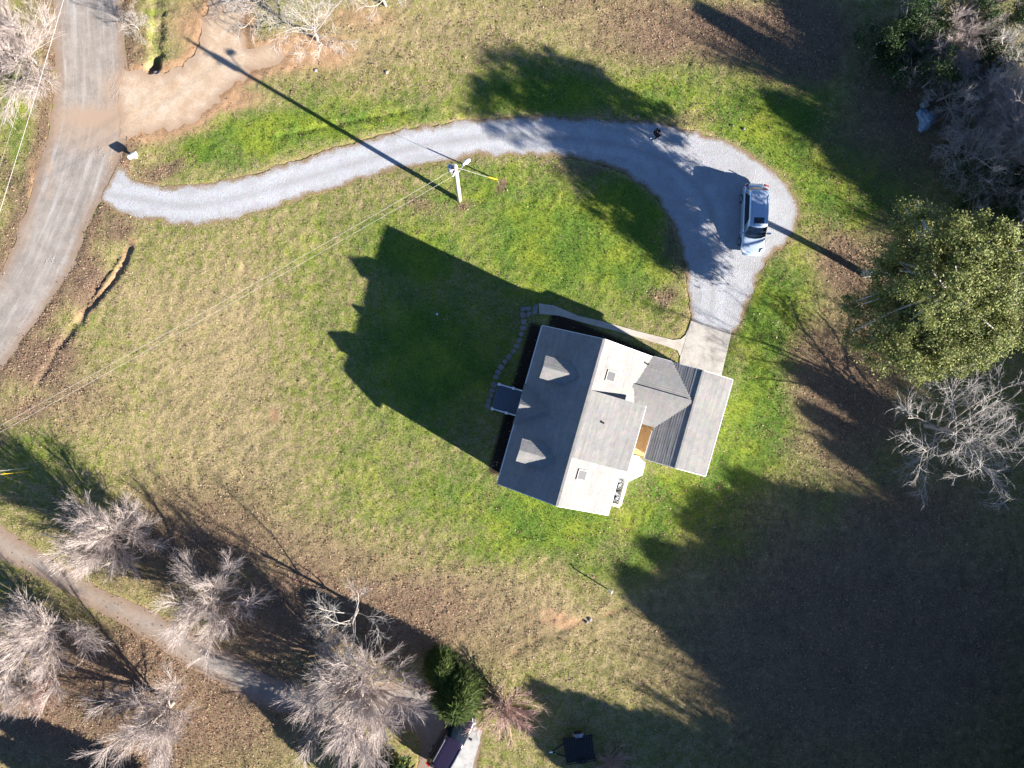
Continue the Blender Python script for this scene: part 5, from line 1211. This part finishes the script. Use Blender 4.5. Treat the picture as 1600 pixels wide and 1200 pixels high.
# ------------------------------------------------------------------ the person on the drive
def skin_body(name, verts, edges, radii, m, parent, root=0, sub=1):
    me = bpy.data.meshes.new(name); me.from_pydata([tuple(map(float, v)) for v in verts], edges, []); me.update()
    o = bpy.data.objects.new(name, me); COL.link(o); me.materials.append(m); o.parent = parent
    sk = o.modifiers.new('skin', 'SKIN'); sk.use_smooth_shade = True
    if not me.skin_vertices: 
        bpy.context.view_layer.objects.active = o
    for i, r in enumerate(radii):
        sv = me.skin_vertices[0].data[i]; rr = r if isinstance(r, tuple) else (r, r); sv.radius = rr; sv.use_root = (i == root)
    sb = o.modifiers.new('sub', 'SUBSURF'); sb.levels = sb.render_levels = sub
    return o
pp = W(1022, 215.5); pp[2] = .028 + float(base_h(np.array([pp[0]]), np.array([pp[1]]))[0])
man = thing('person', 'person in black jacket and cap standing on the gravel drive holding a controller', 'person', pp, rz=math.radians(215))
# local frame: facing +x
SK = [(0, 0, .95), (0, 0, 1.12), (.01, 0, 1.30), (.0, 0, 1.44), (.02, 0, 1.52), (.035, 0, 1.60), (.035, 0, 1.72),      # 0 pelvis .. 6 crown
      (0, .18, 1.40), (.03, .25, 1.15), (.26, .13, 1.10), (.33, .09, 1.12), (0, -.18, 1.40), (.03, -.25, 1.15), (.26, -.13, 1.10), (.33, -.09, 1.12),
      (0, .10, .90), (.02, .11, .50), (0, .12, .09), (.16, .13, .04), (0, -.10, .90), (.04, -.11, .50), (.02, -.12, .09), (.18, -.13, .04)]
SE = [(0, 1), (1, 2), (2, 3), (3, 4), (4, 5), (5, 6), (3, 7), (7, 8), (8, 9), (9, 10), (3, 11), (11, 12), (12, 13), (13, 14), (0, 15), (15, 16), (16, 17), (17, 18), (0, 19), (19, 20), (20, 21), (21, 22)]
SR = [(.15, .12), (.14, .11), (.16, .12), (.11, .09), .055, .085, .075, .07, .05, .036, .035, .07, .05, .036, .035, .09, .062, .045, .04, .09, .062, .045, .04]
body = skin_body('body', SK, SE, SR, M['skin'], man, 0)
nv = list(range(0, 4)) + [7, 8, 9, 11, 12, 13]; mp_ = {v: i for i, v in enumerate(nv)}
jk = skin_body('jacket', [SK[i] for i in nv], [(mp_[a], mp_[c]) for a, c in SE if a in mp_ and c in mp_], [((SR[i][0] + .035, SR[i][1] + .035) if isinstance(SR[i], tuple) else SR[i] + .028) for i in nv], M['blackcloth'], man, 0)
nv = [0, 15, 16, 17, 19, 20, 21]; mp2 = {v: i for i, v in enumerate(nv)}
skin_body('trousers', [SK[i] for i in nv], [(mp2[a], mp2[c]) for a, c in SE if a in mp2 and c in mp2], [((SR[i][0] + .015, SR[i][1] + .015) if isinstance(SR[i], tuple) else SR[i] + .02) for i in nv], M['greycloth'], man, 0)
for y, x in ((.12, 0), (-.12, .02)):
    b = MB(); b.loft([[(x + px_, y + py_ * w_ / .05, z_) for px_, py_ in ((-.09, -.045), (.1, -.05), (.21, -.03), (.21, .03), (.1, .05), (-.09, .045))] for z_, w_ in ((.0, .05), (.06, .052), (.1, .035))]); b.build('shoe', M['whiteplastic'], man, local=True)
b = MB(); hc = np.array([.03, 0, 1.665])
b.loft([[hc + [math.cos(a) * r, math.sin(a) * r * .88, z] for a in np.linspace(0, 6.283, 14, endpoint=False)] for z, r in ((-.03, .112), (.02, .118), (.07, .105), (.11, .07), (.125, .02))]); b.build('hair', M['hair'], man, local=True, smooth=True)
b = MB(); b.loft([[(.10, -.03, 1.60), (.10, .03, 1.60), (.125, .012, 1.60), (.125, -.012, 1.60)], [(.10, -.012, 1.655), (.10, .012, 1.655), (.112, .008, 1.655), (.112, -.008, 1.655)]]); b.build('nose', M['skin'], man, local=True)
for sy in (-1, 1):
    b = MB(); b.tube([(.112, sy * .035, 1.645), (.121, sy * .035, 1.645)], .012, 8); b.build('eye', M['whiteplastic'], man, local=True)
    b = MB(); b.tube([(.03, sy * .095, 1.60), (.03, sy * .11, 1.645)], .018, 6); b.build('ear', M['skin'], man, local=True)
    for k in range(4):   # fingers curl round the controller
        z = 1.095 + k * .017; L_ = (.050, .058, .055, .042)[k]
        b = MB(); y0 = sy * (.085 - .006 * k); b.tube([(.335, y0, z), (.335 + L_, y0 * 1.02, z + .004), (.335 + L_ * 1.2, y0 * .8, z + .002), (.335 + L_ * .9, y0 * .62, z)], [.010, .009, .008, .006], 6); b.build('finger', M['skin'], man, local=True, smooth=True)
    b = MB(); b.tube([(.31, sy * .085, 1.145), (.335, sy * .06, 1.165), (.36, sy * .05, 1.16)], [.012, .011, .008], 6); b.build('thumb', M['skin'], man, local=True, smooth=True)
rc = thing('remote_controller', 'pale remote controller held by the person on the drive', 'controller', pp, rz=math.radians(215))
b = MB(); b.loft([[(.33 + x, y, z) for x, y in ((-.03, -.09), (.05, -.10), (.10, -.08), (.10, .08), (.05, .10), (-.03, .09))] for z in (1.115, 1.145)]); b.build('casing', M['whiteplastic'], rc, local=True)
for sy in (-.05, .05):
    b = MB(); b.tube([(.37, sy, 1.145), (.37, sy, 1.175)], .01, 6); b.build('stick', M['darkmetal'], rc, local=True)
b = MB(); b.box((.44, 0, 1.17), (.02, .15, .085), (1, 0)); b.build('screen', M['glass'], rc, local=True)
